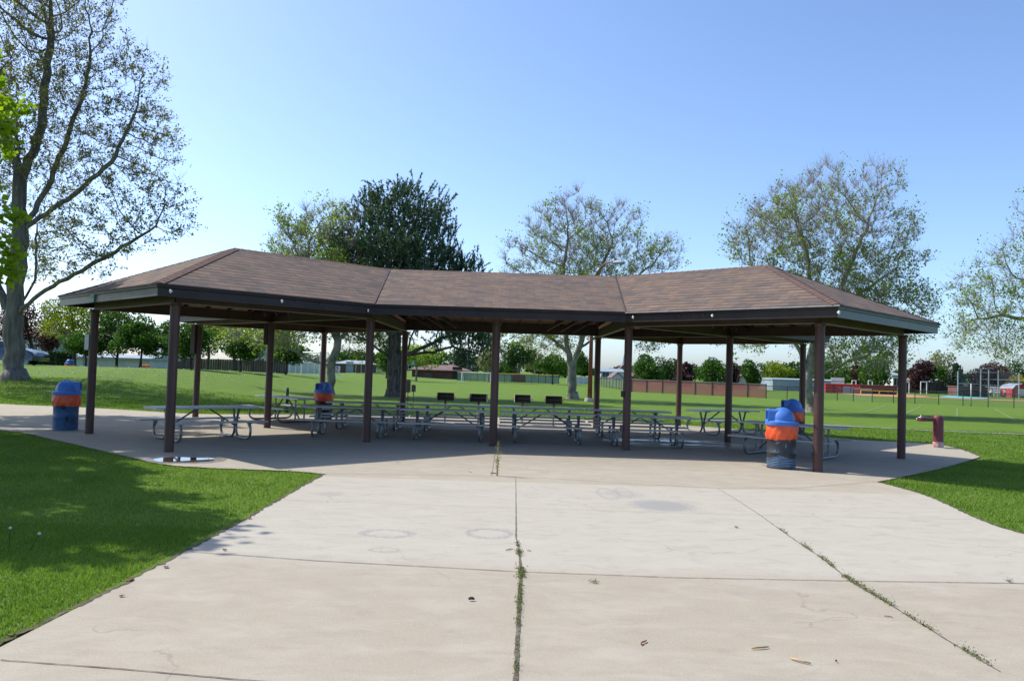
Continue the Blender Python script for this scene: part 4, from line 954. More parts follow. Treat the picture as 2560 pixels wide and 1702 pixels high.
# 4 near maple, trunk out of frame to the left; its leaves hang into the picture and shade the lawn
def maple():
    b = Vector((-19.8, 18.6, 0)); t = thing('maple_tree', 'bright yellow-green maple leaves hanging in at the left edge', 'tree', b)
    E_ = []
    for (px, py, rx, ry, Y) in ((-70, 250, 70, 50, 19), (-30, 300, 52, 36, 18.6), (-60, 470, 70, 35, 19.2), (0, 550, 66, 30, 18.8), (-50, 640, 84, 34, 19), (-8, 690, 44, 20, 18.6)):
        c_ = rel(px, py, Y, b); k = Y/F; E_.append((c_[0], c_[1], c_[2], rx*k, .9, ry*k))
    W_ = [(-20.5, 19, 8.5, 5.8, 6, 4.2), (-19.2, 25.5, 9.6, 3.0, 4.2, 3.2), (-14.6, 12.6, 7.2, 4.4, 3.4, 2.6), (-13.4, 10.9, 6.8, 2.8, 1.9, 1.7), (-16.6, 15, 7.8, 4.4, 4, 3), (-12.4, 9.9, 6.3, 1.9, 1.2, 1.0), (-12.6, 12.6, 6.8, 2.2, 2.0, 1.5), (-10.7, 11.2, 6.3, 2.6, 1.2, 1.0), (-11.9, 10.7, 6.2, 2.9, 1.0, .9), (-14, 11.5, 6.5, 2.5, 2.5, 1.5), (-16.6, 19.5, 8.4, 3.0, 3.2, 3), (-18.0, 22.2, 8.4, 2.6, 2.6, 2.6)]
    B_ = [(x-b.x, y-b.y, z, rx, ry, rz) for x, y, z, rx, ry, rz in W_]
    rg = np.random.default_rng(41); att = np.vstack([ell_points(E_, 260, rg), ell_points(B_, 3800, rg), ell_points([(-11.4-b.x, 10.4-b.y, 6.3, 3.0, 1.2, .9), (-12.6-b.x, 11.6-b.y, 6.9, 3.2, 1.5, 1.1), (-9.9-b.x, 10.9-b.y, 6.2, 1.9, .7, .6)], 1100, rg)])
    P = [np.array([0, 0, z]) for z in np.arange(0, 4.2, .35)]
    A, pr = colonize(att, P, [-1]+list(range(len(P)-1)), .35, 3.0, .45, 120, .03, .13, rg)
    rad, kids, tips, _ = skeleton_mesh(A, pr, .008, .24, 'trunk', M['bark_ash'], t)
    thin = np.where((rad < .024) & (A[:, 2] > 2.6))[0]; n = 150000
    w = vnoise(A[thin], .55, 8)+.5*((A[thin][:, 1]+b.y) < 12.2); wx = A[thin][:, 0]+b.x; wy = A[thin][:, 1]+b.y; vis = wx/wy > -.665; thin = thin[(w > -.36) & (~vis | (rg.random(len(thin)) < .30))]
    C = A[thin][rg.integers(0, len(thin), n)]+rg.normal(0, .16, (n, 3))
    rn = np.clip(.5+.3*vnoise(C, 2, 5)+rg.normal(0, .2, n), 0, 1); V, Fq, rn = leaves(C, .18, rn, rg=rg, aspect=.85, up=.8); fastmesh('crown', V, Fq, M['lf_maple'], rn, t)
maple()

# ================================================================== BACKGROUND TREES
BT = 0
def bt(name, label, px, Y, ytop, wpx, ybot, mat, nl=3200, ls=None, shape='round', bark='bark_sm', group=None, lean=0, cat='tree', zb=None, dens=1):
    global BT; BT += 1
    p = at(px, 900, Y); z = gz(p.x, Y) if zb is None else zb; k = Y/F
    Hh = at(px, ytop, Y).z-z; th = max(.3, at(px, ybot, Y).z-z); w = wpx*k
    return bg_tree(name, label, (p.x, Y, z-.02), Hh, w, th, M[bark], M[mat], int(nl*dens), ls or max(.16, .0024*Y), seed=100+BT, shape=shape, group=group, lean=lean*k)
GL, GR = 'young green trees along the left fence', 'trees beyond the ball field'
# behind the left mound
bt('plum_tree', 'dark purple-leaved tree behind the trunk of the tall ash, over the car', 78, 66, 748, 150, 858, 'lf_purple', 4200)
bt('plum_tree', 'dark purple-leaved tree cut off by the left edge, left of the ash trunk', -35, 63, 745, 150, 880, 'lf_purple', 3000)
bt('plum_tree', 'small reddish purple tree at the edge of the dark hedge', 118, 70, 830, 55, 880, 'lf_purple', 1500)
bt('lime_tree', 'yellow-green leafy tree between the purple tree and the first left post', 185, 62, 745, 190, 850, 'lf_lime', 5200)
bt('maple_tree', 'dark green rounded tree left of the first left post', 215, 58, 822, 130, 893, 'lf_green', 3600)
bt('maple_tree', 'tall dark green tree just right of the first left post', 292, 60, 768, 150, 890, 'lf_green', 6500, group=None)
bt('maple_tree', 'bushy green tree with leaning trunk over the white wall, left of the front corner post', 352, 58, 800, 130, 893, 'lf_green', 6000, lean=0)
bt('maple_tree', 'round green tree with slanting trunk between the front corner post and the rear left post', 478, 57, 812, 135, 893, 'lf_green', 5200, group=GL)
bt('maple_tree', 'round green tree standing before the brown board fence, right of the rear left post', 602, 62, 828, 118, 902, 'lf_green', 4600, group=GL)
bt('maple_tree', 'low dark green tree left of the soccer goal', 716, 70, 868, 92, 908, 'lf_dark', 3400, group=GL)
bt('lime_tree', 'tall pale lime tree behind the fence seen over the row of young trees', 585, 92, 770, 170, 880, 'lf_lime', 3800)
bt('maple_tree', 'tall dark tree behind the rear left post', 520, 96, 768, 110, 890, 'lf_dark', 3600)
bt('maple_tree', 'bright green tree behind the roof edge near the left corner', 410, 90, 795, 90, 885, 'lf_green', 2800)
bt('lime_tree', 'pale green tree behind the left sycamore', 700, 120, 800, 130, 890, 'lf_lime', 3000)
bt('maple_tree', 'small bright green tree between the sycamore and the pine trunk', 967, 105, 868, 70, 925, 'lf_green', 2600)
bt('lime_tree', 'pale-trunked young tree in front of the red-brown building', 1042, 100, 855, 120, 915, 'lf_syc', 2600, bark='bark_syc')
bt('spruce_tree', 'hazy dark evergreen right of the red-brown building', 1150, 190, 868, 70, 925, 'lf_spruce', 1800)
bt('birch_tree', 'pale green narrow tree left of the middle post', 1222, 112, 812, 85, 920, 'lf_pale', 2600, bark='bark_syc')
bt('maple_tree', 'dark green tree just right of the middle post', 1290, 125, 848, 82, 928, 'lf_dark', 3400)
bt('maple_tree', 'green round tree left of the forked sycamore trunk', 1383, 112, 885, 92, 930, 'lf_green', 3000, bark='bark_sm')
bt('birch_tree', 'pale bare-looking tree between the dark green tree and the sycamore', 1338, 170, 862, 60, 925, 'lf_pale', 1300, bark='bark_syc')
bt('maple_tree', 'green tree behind the forked sycamore trunk, left of the lamp post', 1455, 150, 880, 60, 935, 'lf_green', 1800)
# right of the middle
bt('maple_tree', 'bright green tree behind the red fence, right of the steeple', 1618, 105, 886, 78, 945, 'lf_green', 4000, group=GR)
bt('maple_tree', 'olive green tree behind the bright green one, left of the brown-roofed house', 1665, 135, 892, 72, 940, 'lf_dark', 2600, group=GR)
bt('plum_tree', 'dark purple tree behind the red fence beside the slim rear post', 1714, 120, 903, 42, 955, 'lf_purple', 2000, group=GR)
bt('maple_tree', 'wide green tree behind the middle of the red fence', 1790, 112, 892, 88, 953, 'lf_green', 4200, group=GR)
bt('plum_tree', 'purple tree tucked behind the wide green tree', 1832, 125, 905, 40, 955, 'lf_purple', 1500, group=GR)
bt('maple_tree', 'green rounded tree right of the heavy rear post', 1878, 115, 902, 62, 958, 'lf_green', 3000, group=GR)
bt('plum_tree', 'dark purple sliver of a tree over the small white sheds', 1862, 140, 910, 26, 955, 'lf_purple', 900, group=GR)
bt('lime_tree', 'light green tree above the grey blue building', 1940, 150, 895, 90, 955, 'lf_lime', 2600, group=GR)
bt('maple_tree', 'mid green tree behind the pale sycamore trunk', 2080, 150, 895, 110, 960, 'lf_green', 2800, group=GR)
bt('plum_tree', 'purple tree above the red dugout', 2147, 145, 905, 55, 965, 'lf_purple', 1800, group=GR)
bt('maple_tree', 'broad green tree above the yellow rail', 2195, 135, 880, 80, 962, 'lf_green', 3800, group=GR)
bt('plum_tree', 'purple tree beside the white house', 2303, 140, 900, 68, 960, 'lf_purple', 3000, group=GR)
bt('birch_tree', 'tall pale leafless tree behind the white gable', 2352, 175, 872, 80, 940, 'lf_pale', 1500, bark='bark_syc', group=GR)
bt('maple_tree', 'green tree between the white gable and the spruce', 2350, 155, 918, 50, 965, 'lf_green', 1600, group=GR)
bt('spruce_tree', 'dark cone-shaped spruce left of the brick chimney', 2392, 140, 900, 56, 968, 'lf_spruce', 2600, shape='cone', group=GR)
bt('plum_tree', 'large round purple tree behind the backstop poles', 2478, 138, 900, 92, 970, 'lf_purple', 4600, group=GR)
bt('shrub', 'golden yellow shrub left of the red barn shed', 2535, 150, 938, 75, 975, 'lf_yellow', 1800, group=None, cat='shrub')
bt('maple_tree', 'green tree at the far right behind the golden shrub', 2560, 165, 895, 90, 950, 'lf_dark', 1800, group=GR)
for i, (px, Y, yt, w, mt) in enumerate(((900, 210, 880, 150, 'lf_dark'), (1100, 230, 880, 160, 'lf_dark'), (1400, 230, 905, 120, 'lf_green'), (1260, 230, 905, 110, 'lf_dark'), (1770, 230, 912, 110, 'lf_dark'), (1995, 220, 905, 110, 'lf_dark'), (2260, 210, 925, 90, 'lf_dark'), (2430, 210, 935, 60, 'lf_green'), (700, 190, 860, 160, 'lf_dark'), (430, 170, 840, 140, 'lf_dark'))):
    bt('distant_tree', ('hazy dark tree on the skyline behind the brick restroom', 'hazy dark tree on the skyline behind the red-brown building', 'hazy tree on the skyline behind the forked sycamore', 'hazy low tree on the skyline near the middle post', 'hazy tree on the skyline behind the wide green tree', 'hazy tree on the skyline above the grey blue building', 'hazy tree on the skyline left of the purple tree and white house', 'hazy low tree on the skyline between spruce and round purple tree', 'tall hazy tree on the skyline behind the soccer goal', 'tall hazy tree on the skyline behind the leftmost young trees')[i], px, Y, yt, w, 945 if px > 1200 else 905, mt, 1500, ls=.7)

rgf = np.random.default_rng(123)
for i in range(26):
    px = 640+i*76+rgf.uniform(-22, 22); Y = rgf.uniform(205, 290); yb = 905+(px-640)*.031; w_ = rgf.uniform(60, 130)
    p = at(px, yb, Y); hx = at(px, yb-rgf.uniform(12, 34), Y).z; bg_tree('distant_tree', 'hazy low tree in the continuous far skyline row', (p.x, Y, gz(p.x, Y)), hx, w_*Y/F, .6, M['bark_sm'], M[('lf_dark', 'lf_green', 'lf_spruce', 'lf_pale', 'lf_dark')[i % 5]], 900, .8, seed=700+i, group='far skyline trees')
# ================================================================== BACKGROUND BUILDINGS
def wbox(mb, x0, x1, y0, y1, z0, z1, mi=0): mb.box((x0+x1)/2, (y0+y1)/2, (z0+z1)/2, x1-x0, y1-y0, z1-z0, 0, mi)
def house(name, label, px0, px1, yeave, yridge, Y, dep, wall, roof, kind='gable_x', zb=None, wins=(), doors=(), chim=None, cat='building', over=.4, pane='glass'):
    pa, pb = at(px0, yeave, Y), at(px1, yeave, Y); cx = (pa.x+pb.x)/2; w = pb.x-pa.x; z = gz(cx, Y) if zb is None else zb
    he = (pa.z+pb.z)/2-z; hr = at((px0+px1)/2, yridge, Y).z-z; t = thing(name, label, cat, (cx, Y, z)); mb = MB()
    if kind == 'gable_y':        # gable faces the camera
        mb.prism([(0, 0)], 0, 0) if False else None
        vs = [(-w/2, 0, -.3), (w/2, 0, -.3), (w/2, 0, he), (0, 0, hr), (-w/2, 0, he)]; vb = [(x, dep, zz) for x, _, zz in vs]
        mb.add(vs+vb, [(0, 1, 2, 3, 4), (9, 8, 7, 6, 5), (0, 5, 6, 1), (1, 6, 7, 2), (4, 9, 5, 0)])
        mb.build('wall', wall, t); rb = MB()
        for sx in (-1, 1):
            a = Vector((sx*(w/2+over), -over, he-over*(hr-he)/(w/2)+.06)); r_ = Vector((0, -over, hr+.06)); d = Vector((0, dep+2*over, 0)); u = Vector((0, 0, .14))
            q = [a, r_, r_+d, a+d]; rb.add([tuple(v) for v in q]+[tuple(v+u) for v in q], [(0, 1, 2, 3), (7, 6, 5, 4), (0, 4, 5, 1), (1, 5, 6, 2), (2, 6, 7, 3), (3, 7, 4, 0)])
        ro = rb.build('roof', roof, t)
    else:
        wbox(mb, -w/2, w/2, 0, dep, -.3, he); mb.build('wall', wall, t); rb = MB(); o = over; ins = 0 if kind == 'gable_x' else min(w*.3, dep*.5+o)
        base = [(-w/2-o, -o, he+.01), (w/2+o, -o, he+.01), (w/2+o, dep+o, he+.01), (-w/2-o, dep+o, he+.01)]; r1, r2 = (-w/2-o+ins, dep/2, hr), (w/2+o-ins, dep/2, hr)
        bb = [(x, y, zz-.15) for x, y, zz in base]
        rb.add(base+[r1, r2]+bb, [(0, 1, 5, 4), (2, 3, 4, 5), (1, 2, 5), (3, 0, 4), (6, 7, 1, 0), (7, 8, 2, 1), (8, 9, 3, 2), (9, 6, 0, 3), (9, 8, 7, 6)]); ro = rb.build('roof', roof, t)
    for (fx, fz, ww, wh) in wins:
        f = MB(); x = -w/2+fx*w; zc = fz*he
        for (ax, az, sw, sh) in ((0, wh/2, ww+.16, .08), (0, -wh/2, ww+.16, .08), (-ww/2, 0, .08, wh), (ww/2, 0, .08, wh), (0, 0, .05, wh)): f.box(x+ax, -.03, zc+az, sw, .08, sh)
        fo = f.build('window', M['white'], t); MB().box(x, -.02, zc, ww, .03, wh).build('pane', M[pane], fo)
    for (fx, dw, dh, mt) in doors: MB().box(-w/2+fx*w, -.03, dh/2, dw, .06, dh).build('door', M[mt], t)
    if chim:
        fx, cw, ch = chim; MB().box(-w/2+fx*w, dep*.4, hr*.9+ch/2, cw, cw, ch+hr*.3).build('chimney', M['brick'], ro)
    return t
house('long_shed', 'long white-walled building behind the left trees', 158, 372, 893, 884, 76, 6, M['whitewall'], M['bluegrey'], 'gable_x', wins=(), doors=((.3, 1.0, 2.0, 'bluegrey'),))
house('house', 'pale house gable partly hidden behind the car and ash trunk', 20, 105, 842, 815, 86, 8, M['bluegrey'], M['redroof'], 'gable_x', wins=((.4, .62, 1.1, 1.3), (.75, .62, 1.1, 1.3)))
house('house', 'pale gabled house behind the brown fence, right of the round green trees', 632, 668, 893, 862, 112, 9, M['stucco'], M['bluegrey'], 'gable_y', wins=((.6, .7, .9, 1.1),))
house('house', 'grey-roofed house behind the leaning tree near the front corner post', 392, 440, 880, 840, 118, 8, M['stucco'], M['bluegrey'], 'gable_x')
house('restroom_building', 'brick restroom building with blue-grey door behind the left sycamore', 838, 925, 909, 900, 150, 7, M['brick'], M['bluegrey'], 'hip', doors=((.42, 1.4, 2.1, 'bluegrey'), (.08, .9, 1.2, 'white')))
house('concession_building', 'long red-brown building with low brown hip roof right of the pine trunk', 1030, 1165, 925, 912, 132, 8, M['brick'], M['redroof'], 'hip', doors=((.84, 1.6, 2.0, 'grill'), (.30, 1.2, .9, 'redroof')), over=.6)
house('warehouse', 'wide pale grey warehouse left of the church steeple', 1503, 1560, 929, 921, 230, 14, M['stucco'], M['bluegrey'], 'gable_x', wins=((.2, .6, 2, 1.6),))
house('house', 'small white-gabled house in front of the warehouse', 1531, 1556, 943, 932, 200, 8, M['whitewall'], M['redroof'], 'gable_y')
house('house', 'brown-roofed house with chimney behind the red fence', 1678, 1730, 941, 929, 135, 8, M['brick'], M['redroof'], 'gable_x', wins=((.3, .5, 1.6, 1.0),), chim=(.3, .9, .9))
house('house', 'dark brick house wing right of the steeple behind the red fence', 1582, 1606, 940, 931, 150, 8, M['brick'], M['redroof'], 'gable_x')
house('shed', 'low grey round-topped shed behind the red fence', 1800, 1842, 948, 941, 128, 6, M['bluegrey'], M['bluegrey'], 'hip')
house('shed', 'small cream gabled shed behind the red fence at the heavy rear post', 1842, 1868, 947, 939, 130, 6, M['stucco'], M['redroof'], 'gable_y')
house('shed', 'orange-roofed shed beyond the right end of the red fence', 1888, 1915, 956, 951, 140, 6, M['stucco'], M['rust'], 'gable_x')
house('house', 'white two-storey house behind the dark right rear post', 2232, 2252, 938, 930, 150, 8, M['white'], M['bluegrey'], 'gable_x', wins=((.5, .6, 1.2, 1.4),))
house('house', 'white house gable right of the purple tree', 2318, 2340, 948, 932, 168, 8, M['white'], M['redroof'], 'gable_y')
house('house', 'low white garage with sloping roof beside the white gable', 2322, 2364, 963, 950, 160, 8, M['white'], M['bluegrey'], 'gable_y')
house('house', 'cream gable with tall brick chimney behind the backstop', 2392, 2424, 965, 951, 150, 7, M['stucco'], M['redroof'], 'gable_y', chim=(.62, 1.6, 2.0))
# container-like grey blue building
house('storage_building', 'long grey blue metal building behind the pale sycamore trunk', 1932, 2108, 950, 947, 122, 8, M['bluegrey'], M['bluegrey'], 'gable_x', over=.1, doors=((.92, 2.0, 2.2, 'white'),))
# dugouts
def dugout(label, px0, px1, ytop, Y, mat, open_=False, door=None):
    a, b_ = at(px0, ytop, Y), at(px1, ytop, Y); w = b_.x-a.x; h = (a.z+b_.z)/2; t = thing('dugout', label, 'dugout', ((a.x+b_.x)/2, Y, 0)); mb = MB()
    if open_: wbox(mb, -w/2, w/2, 2.2, 2.4, 0, h); wbox(mb, -w/2, -w/2+.2, 0, 2.2, 0, h); wbox(mb, w/2-.2, w/2, 0, 2.2, 0, h); wbox(mb, -w/2, w/2, -.1, 0, h*.62, h); mb.build('wall', mat, t)
    else: wbox(mb, -w/2, w/2, 0, 2.5, 0, h); mb.build('wall', mat, t)
    m2 = MB(); wbox(m2, -w/2-.1, w/2+.1, -.25, 2.6, h, h+.14); m2.build('roof', mat, t)
    for fx in (.25, .5, .75): MB().box(-w/2+fx*w, -.13 if open_ else -.04, h*(.31 if open_ else .5), .1, .08, h*(.62 if open_ else 1)-.02).build('post', M['brick'], t)
    if door: MB().box(-w/2+door*w, -.03, h*.42, 1.6, .06, h*.84).build('door', M['bluegrey'], t)
dugout('bright red closed dugout with grey door left of the yellow rail', 2064, 2148, 962, 113, M['red'], door=.66)
dugout('dark red open dugout behind the yellow rail', 2150, 2242, 965, 114, M['brick'], True)
dugout('dark red open dugout behind the backstop on the right', 2392, 2470, 968, 118, M['brick'], True)
def rail(name, label, pts, mat, r=.06, posts=(), cat='rail'):
    t = thing(name, label, cat, pts[0]); o = Vector(pts[0]); MB().tube([Vector(p)-o for p in pts], r, 6).build('top_rail', mat, t)
    for p in posts: p = Vector(p)-o; MB().tube([p, Vector((p.x, p.y, -o.z+gz(o.x, o.y)))], r, 6).build('post', mat, t)
yr = [at(2152, 975, 108), at(2245, 979, 108)]; rail('safety_rail', 'yellow rail in front of the dark red dugout', yr, M['yellow'], .07, (yr[0], yr[0].lerp(yr[1], .5), yr[1]))
# barn shed at the right edge
a, b_ = at(2530, 965, 122), at(2582, 965, 122); w = b_.x-a.x; t = thing('barn_shed', 'red barn-shaped shed with white window at the right edge', 'shed', ((a.x+b_.x)/2, 122, 0)); hh = at(2555, 959, 122).z; mb = MB()
pr = [(-w/2, 0), (w/2, 0), (w/2, hh*.62), (w*.36, hh*.86), (0, hh), (-w*.36, hh*.86), (-w/2, hh*.62)]; mb.add([(x, 0, z) for x, z in pr]+[(x, 3, z) for x, z in pr], [tuple(range(7)), tuple(range(13, 6, -1))]+[(i, i+7, (i+1) % 7+7, (i+1) % 7) for i in range(7)]); mb.build('wall', M['red'], t)
mb = MB(); 
for i in (2, 3, 4, 5): p, q = pr[i], pr[i+1]; mb.beam((p[0], 1.5, p[1]+.04), (q[0], 1.5, q[1]+.04), 3.5, .08) if False else mb.add([(p[0], -.2, p[1]+.03), (q[0], -.2, q[1]+.03), (q[0], 3.2, q[1]+.03), (p[0], 3.2, p[1]+.03)], [(3, 2, 1, 0)])
mb.build('roof', M['bluegrey'], t); f = MB()
for (ax, az, sw, sh) in ((0, .45, .95, .09), (0, -.45, .95, .09), (-.43, 0, .09, .9), (.43, 0, .09, .9)): f.box(ax-.2, -.04, hh*.38+az, sw, .08, sh)
fo = f.build('window', M['white'], t); MB().box(-.2, -.02, hh*.38, .8, .03, .85).build('pane', M['stucco'], fo)
# bleachers and white trailer
a, b_ = at(2482, 970, 124), at(2522, 970, 124); w = b_.x-a.x; t = thing('bleachers', 'white bleachers behind the ball field people', 'bleachers', ((a.x+b_.x)/2, 124, 0))
for i in range(4): MB().box(0, i*.6, .45+i*.33, w, .5, .2).build('bench_row', M['white'], t)
for x in (-.45, 0, .45): MB().beam((x*w, -.2, .05), (x*w, 1.9, 1.35), .08, .08).build('support', M['greypipe'], t)
# church steeple
p = at(1561, 950, 240); t = thing('church', 'red brick church with slim pale blue steeple behind the red fence', 'church', (p.x, 240, 0)); zt_ = at(1561, 884, 240).z; z1 = at(1561, 915, 240).z; z2 = at(1561, 930, 240).z
mb = MB(); mb.box(0, 4, z2*.5, 4.6, 8, z2); mb.prism([(-2.3, 0)], 0, 0) if False else None; mb.build('wall', M['red'], t)
mb = MB(); mb.add([(-2.7, -.3, z2), (2.7, -.3, z2), (0, -.3, z2+2.6), (-2.7, 8.3, z2), (2.7, 8.3, z2), (0, 8.3, z2+2.6)], [(0, 1, 2), (5, 4, 3), (0, 2, 5, 3), (1, 4, 5, 2), (0, 3, 4, 1)]); mb.build('roof', M['redroof'], t)
MB().box(0, 2, (z1+z2)/2+.2, 1.7, 1.7, z1-z2+.4).build('belfry', M['bluegrey'], t); MB().lathe([(1.1, z1), (.75, z1+.6), (0, zt_)], 8, (0, 2, 0)).build('spire', M['bluegrey'], t)

# ================================================================== FENCES
def fence(name, label, pts, h, mat_panel, mat_post, npost, r=.035, top=True, cat='fence', topmat=None, base_gap=.03, prad=None, posts=None, rail_r=None):
    """pts: ground points; panel mesh between posts"""
    o = Vector((pts[0][0], pts[0][1], gz(pts[0][0], pts[0][1]))); t = thing(name, label, cat, o)
    P = [Vector((p[0], p[1], gz(p[0], p[1]))) for p in pts]; L = [0]
    for a, b in zip(P[:-1], P[1:]): L.append(L[-1]+(b-a).length)
    def pt(s_):
        for i in range(len(P)-1):
            if s_ <= L[i+1]+1e-6: q = P[i].lerp(P[i+1], (s_-L[i])/(L[i+1]-L[i])); return Vector((q.x, q.y, gz(q.x, q.y)))-o
        return P[-1]-o
    st = [L[-1]*i/(npost-1) for i in range(npost)]; Q = [pt(s_) for s_ in st]; mb = MB()
    for a, b in zip(Q[:-1], Q[1:]): mb.add([(a.x, a.y, a.z+base_gap), (b.x, b.y, b.z+base_gap), (b.x, b.y, b.z+h), (a.x, a.y, a.z+h)], [(0, 1, 2, 3)])
    mb.build('mesh_panel', mat_panel, t)
    for q in Q: MB().tube([q+Vector((0, 0, -.05)), q+Vector((0, 0, h+.06))], prad or r, 6).build('post', mat_post, t)
    if top: MB().tube([q+Vector((0, 0, h)) for q in Q], rail_r or r*.8, 6).build('top_rail', topmat or mat_post, t)
    return t
gg = lambda *l: [(lambda v: (v.x, v.y))(G(x, y)) for x, y in l]
pr_ = gg((1578, 979.5), (1915, 995.5)); fence('field_fence', 'low fence hung with red windscreen fabric behind the pavilion', pr_, 1.25, M['redscreen'], M['blkpipe'], 9, .05)
fence('field_fence', 'dark see-through chain-link fence running back from the red one', gg((1576, 979), (1545, 972), (1520, 968.5), (1503, 966)), 1.25, M['chaind'], M['blkpipe'], 12, .045)
rf_ = gg((1915, 996), (1962, 998), (2108, 1001), (2157, 1004), (2210, 1006.5), (2262, 1008), (2314, 1010), (2370, 1012.5), (2424, 1015), (2471, 1017), (2518, 1019), (2600, 1023)); fence('field_fence', 'low grey chain-link fence across the right field', rf_, 1.13, M['chain'], M['blkpipe'], 14, .035)
gz_ = G(2424, 1015); tag(MB().tube([(0, 0, 0), (0, 0, 1.9)], .05, 8).build('foul_pole', M['greypipe'], smooth=True, loc=(gz_.x, gz_.y-.2, 0)), 'pale metal pole taller than the chain-link fence beside it', 'pole')
of = gg((1180, 951.5), (1420, 960)); 
def far_line(px0, y0, px1, y1, Y): 
    a, b = at(px0, y0, Y), at(px1, y1, Y); return [(a.x, Y), (b.x, Y)]
fence('outfield_fence', 'yellow-capped outfield fence with blue-grey fabric near the middle post', far_line(1175, 0, 1425, 0, 118), 1.25, M['bluescreen'], M['blkpipe'], 16, .04, topmat=M['yellow'], rail_r=.07)
a, b_ = at(1280, 950, 117.6), at(1312, 950, 117.6); tag(MB().box(0, 0, .62, b_.x-a.x, .03, 1.0).build('banner', M['redroof'], loc=((a.x+b_.x)/2, 117.8, 0)), 'dull red banner hung on the yellow-capped outfield fence', 'banner')
fence('outfield_fence', 'yellow-capped fence with grey panels between sycamore and pine trunks', far_line(925, 0, 1030, 0, 128), 1.55, M['chaind'], M['greypipe'], 9, .05, topmat=M['yellow'], rail_r=.07)
fence('white_fence', 'white vinyl fence behind the left soccer goal', far_line(700, 0, 838, 0, 132), 1.8, M['whitewall'], M['white'], 10, .08)
fence('white_fence', 'low white rail fence behind the red-brown lamp post', far_line(1445, 0, 1500, 0, 122), 1.1, M['whitewall'], M['white'], 5, .06)
# wooden board fences
def board_fence(label, px0, px1, Y, h):
    a, b = at(px0, 900, Y), at(px1, 900, Y); w = b.x-a.x; z = gz((a.x+b.x)/2, Y); t = thing('board_fence', label, 'fence', ((a.x+b.x)/2, Y, z)); n = int(w/.30); rg = np.random.default_rng(int(px0)); mb = MB()
    for i in range(n): x = -w/2+(i+.5)*w/n; mb.box(x, rg.uniform(-.008, .008), h/2+rg.uniform(-.02, .02), w/n*.93, .03, h)
    mb.build('boards', M['wood'], t)
    for i in range(0, 9): MB().box(-w/2+i*w/8, -.06, h*.52, .12, .1, h*1.04).build('post', M['wood'], t)
board_fence('dark brown board fence along the left behind the young trees', 372, 720, 104, 1.85)
board_fence('dark brown board fence behind the right ball field', 2250, 2400, 142, 2.0)
# hedge
def hedge():
    a, b = at(60, 900, 62), at(165, 900, 62); t = thing('hedge', 'dark clipped hedge behind the front of the parked car', 'hedge', ((a.x+b.x)/2, 63, gz(a.x, 63))); w = b.x-a.x; rg = np.random.default_rng(77); n = 6000
    C = np.c_[rg.uniform(-w/2, w/2, n), rg.uniform(-.6, .6, n), rg.uniform(0, 1.7, n)]; V, Fq, rn = leaves(C, .2, rg.uniform(0, .6, n), rg=rg, aspect=.8); fastmesh('foliage', V, Fq, M['lf_dark'], rn, t)
    mb = MB(); mb.box(0, 0, .75, w*.96, 1.0, 1.5); mb.build('stems', M['bark_sm'], t)
hedge()
# backstop
def backstop():
    Y = 112; cx = at(2475, 990, Y); t = thing('backstop', 'tall pipe-framed backstop in front of the round purple tree', 'backstop', (cx.x, Y, 0))
    def L(px, py, dy=0): p = at(px, py, Y+dy); return Vector((p.x-cx.x, dy, p.z))
    for px, yt, dy in ((2395, 928, 0), (2452, 922, 2), (2472, 924, 3), (2496, 925, 2), (2548, 932, 0)): p = L(px, yt, dy); MB().tube([(p.x, p.y, 0), p], .075, 6).build('post', M['greypipe'], t)
    for (x0, y0, d0), (x1, y1, d1) in (((2436, 921, 2), (2484, 921, 2)), ((2434, 931, 2), (2496, 931, 2)), ((2453, 948, 2), (2560, 950, 0)), ((2395, 958, 0), (2452, 960, 2)), ((2453, 963, 2), (2520, 964, 1))): MB().tube([L(x0, y0, d0), L(x1, y1, d1)], .045, 6).build('rail', M['greypipe'], t)
    mb = MB(); 
    for a, b in (((2395, 928, 0), (2452, 924, 2)), ((2452, 924, 2), (2496, 925, 2)), ((2496, 925, 2), (2548, 932, 0))): p, q = L(*a), L(*b); mb.add([(p.x, p.y, 0), (q.x, q.y, 0), tuple(q), tuple(p)], [(0, 1, 2, 3)])
    mb.build('mesh_panel', M['chain'], t)
backstop()
def frame(px0, px1, yt, Y, label):
    a, b = at(px0, yt, Y), at(px1, yt, Y); t = thing('pipe_frame', label, 'frame', (a.x, Y, 0), 0, 'pale pipe frames beyond the ball field'); w = b.x-a.x
    MB().tube([(0, 0, 0), (0, 0, a.z)], .07, 6).build('post', M['white'], t); MB().tube([(w, 0, 0), (w, 0, a.z)], .07, 6).build('post', M['white'], t); MB().tube([(0, 0, a.z), (w, 0, a.z)], .07, 6).build('crossbar', M['white'], t)
frame(2302, 2317, 954, 128, 'pale pipe frame before the purple tree on the right'); frame(2171, 2181, 951, 128, 'pale pipe frame above the dark red dugout'); frame(2263, 2273, 955, 128, 'pale pipe frame just right of the dark end post'); frame(2130, 2140, 951, 128, 'pale pipe frame above the red dugout door')

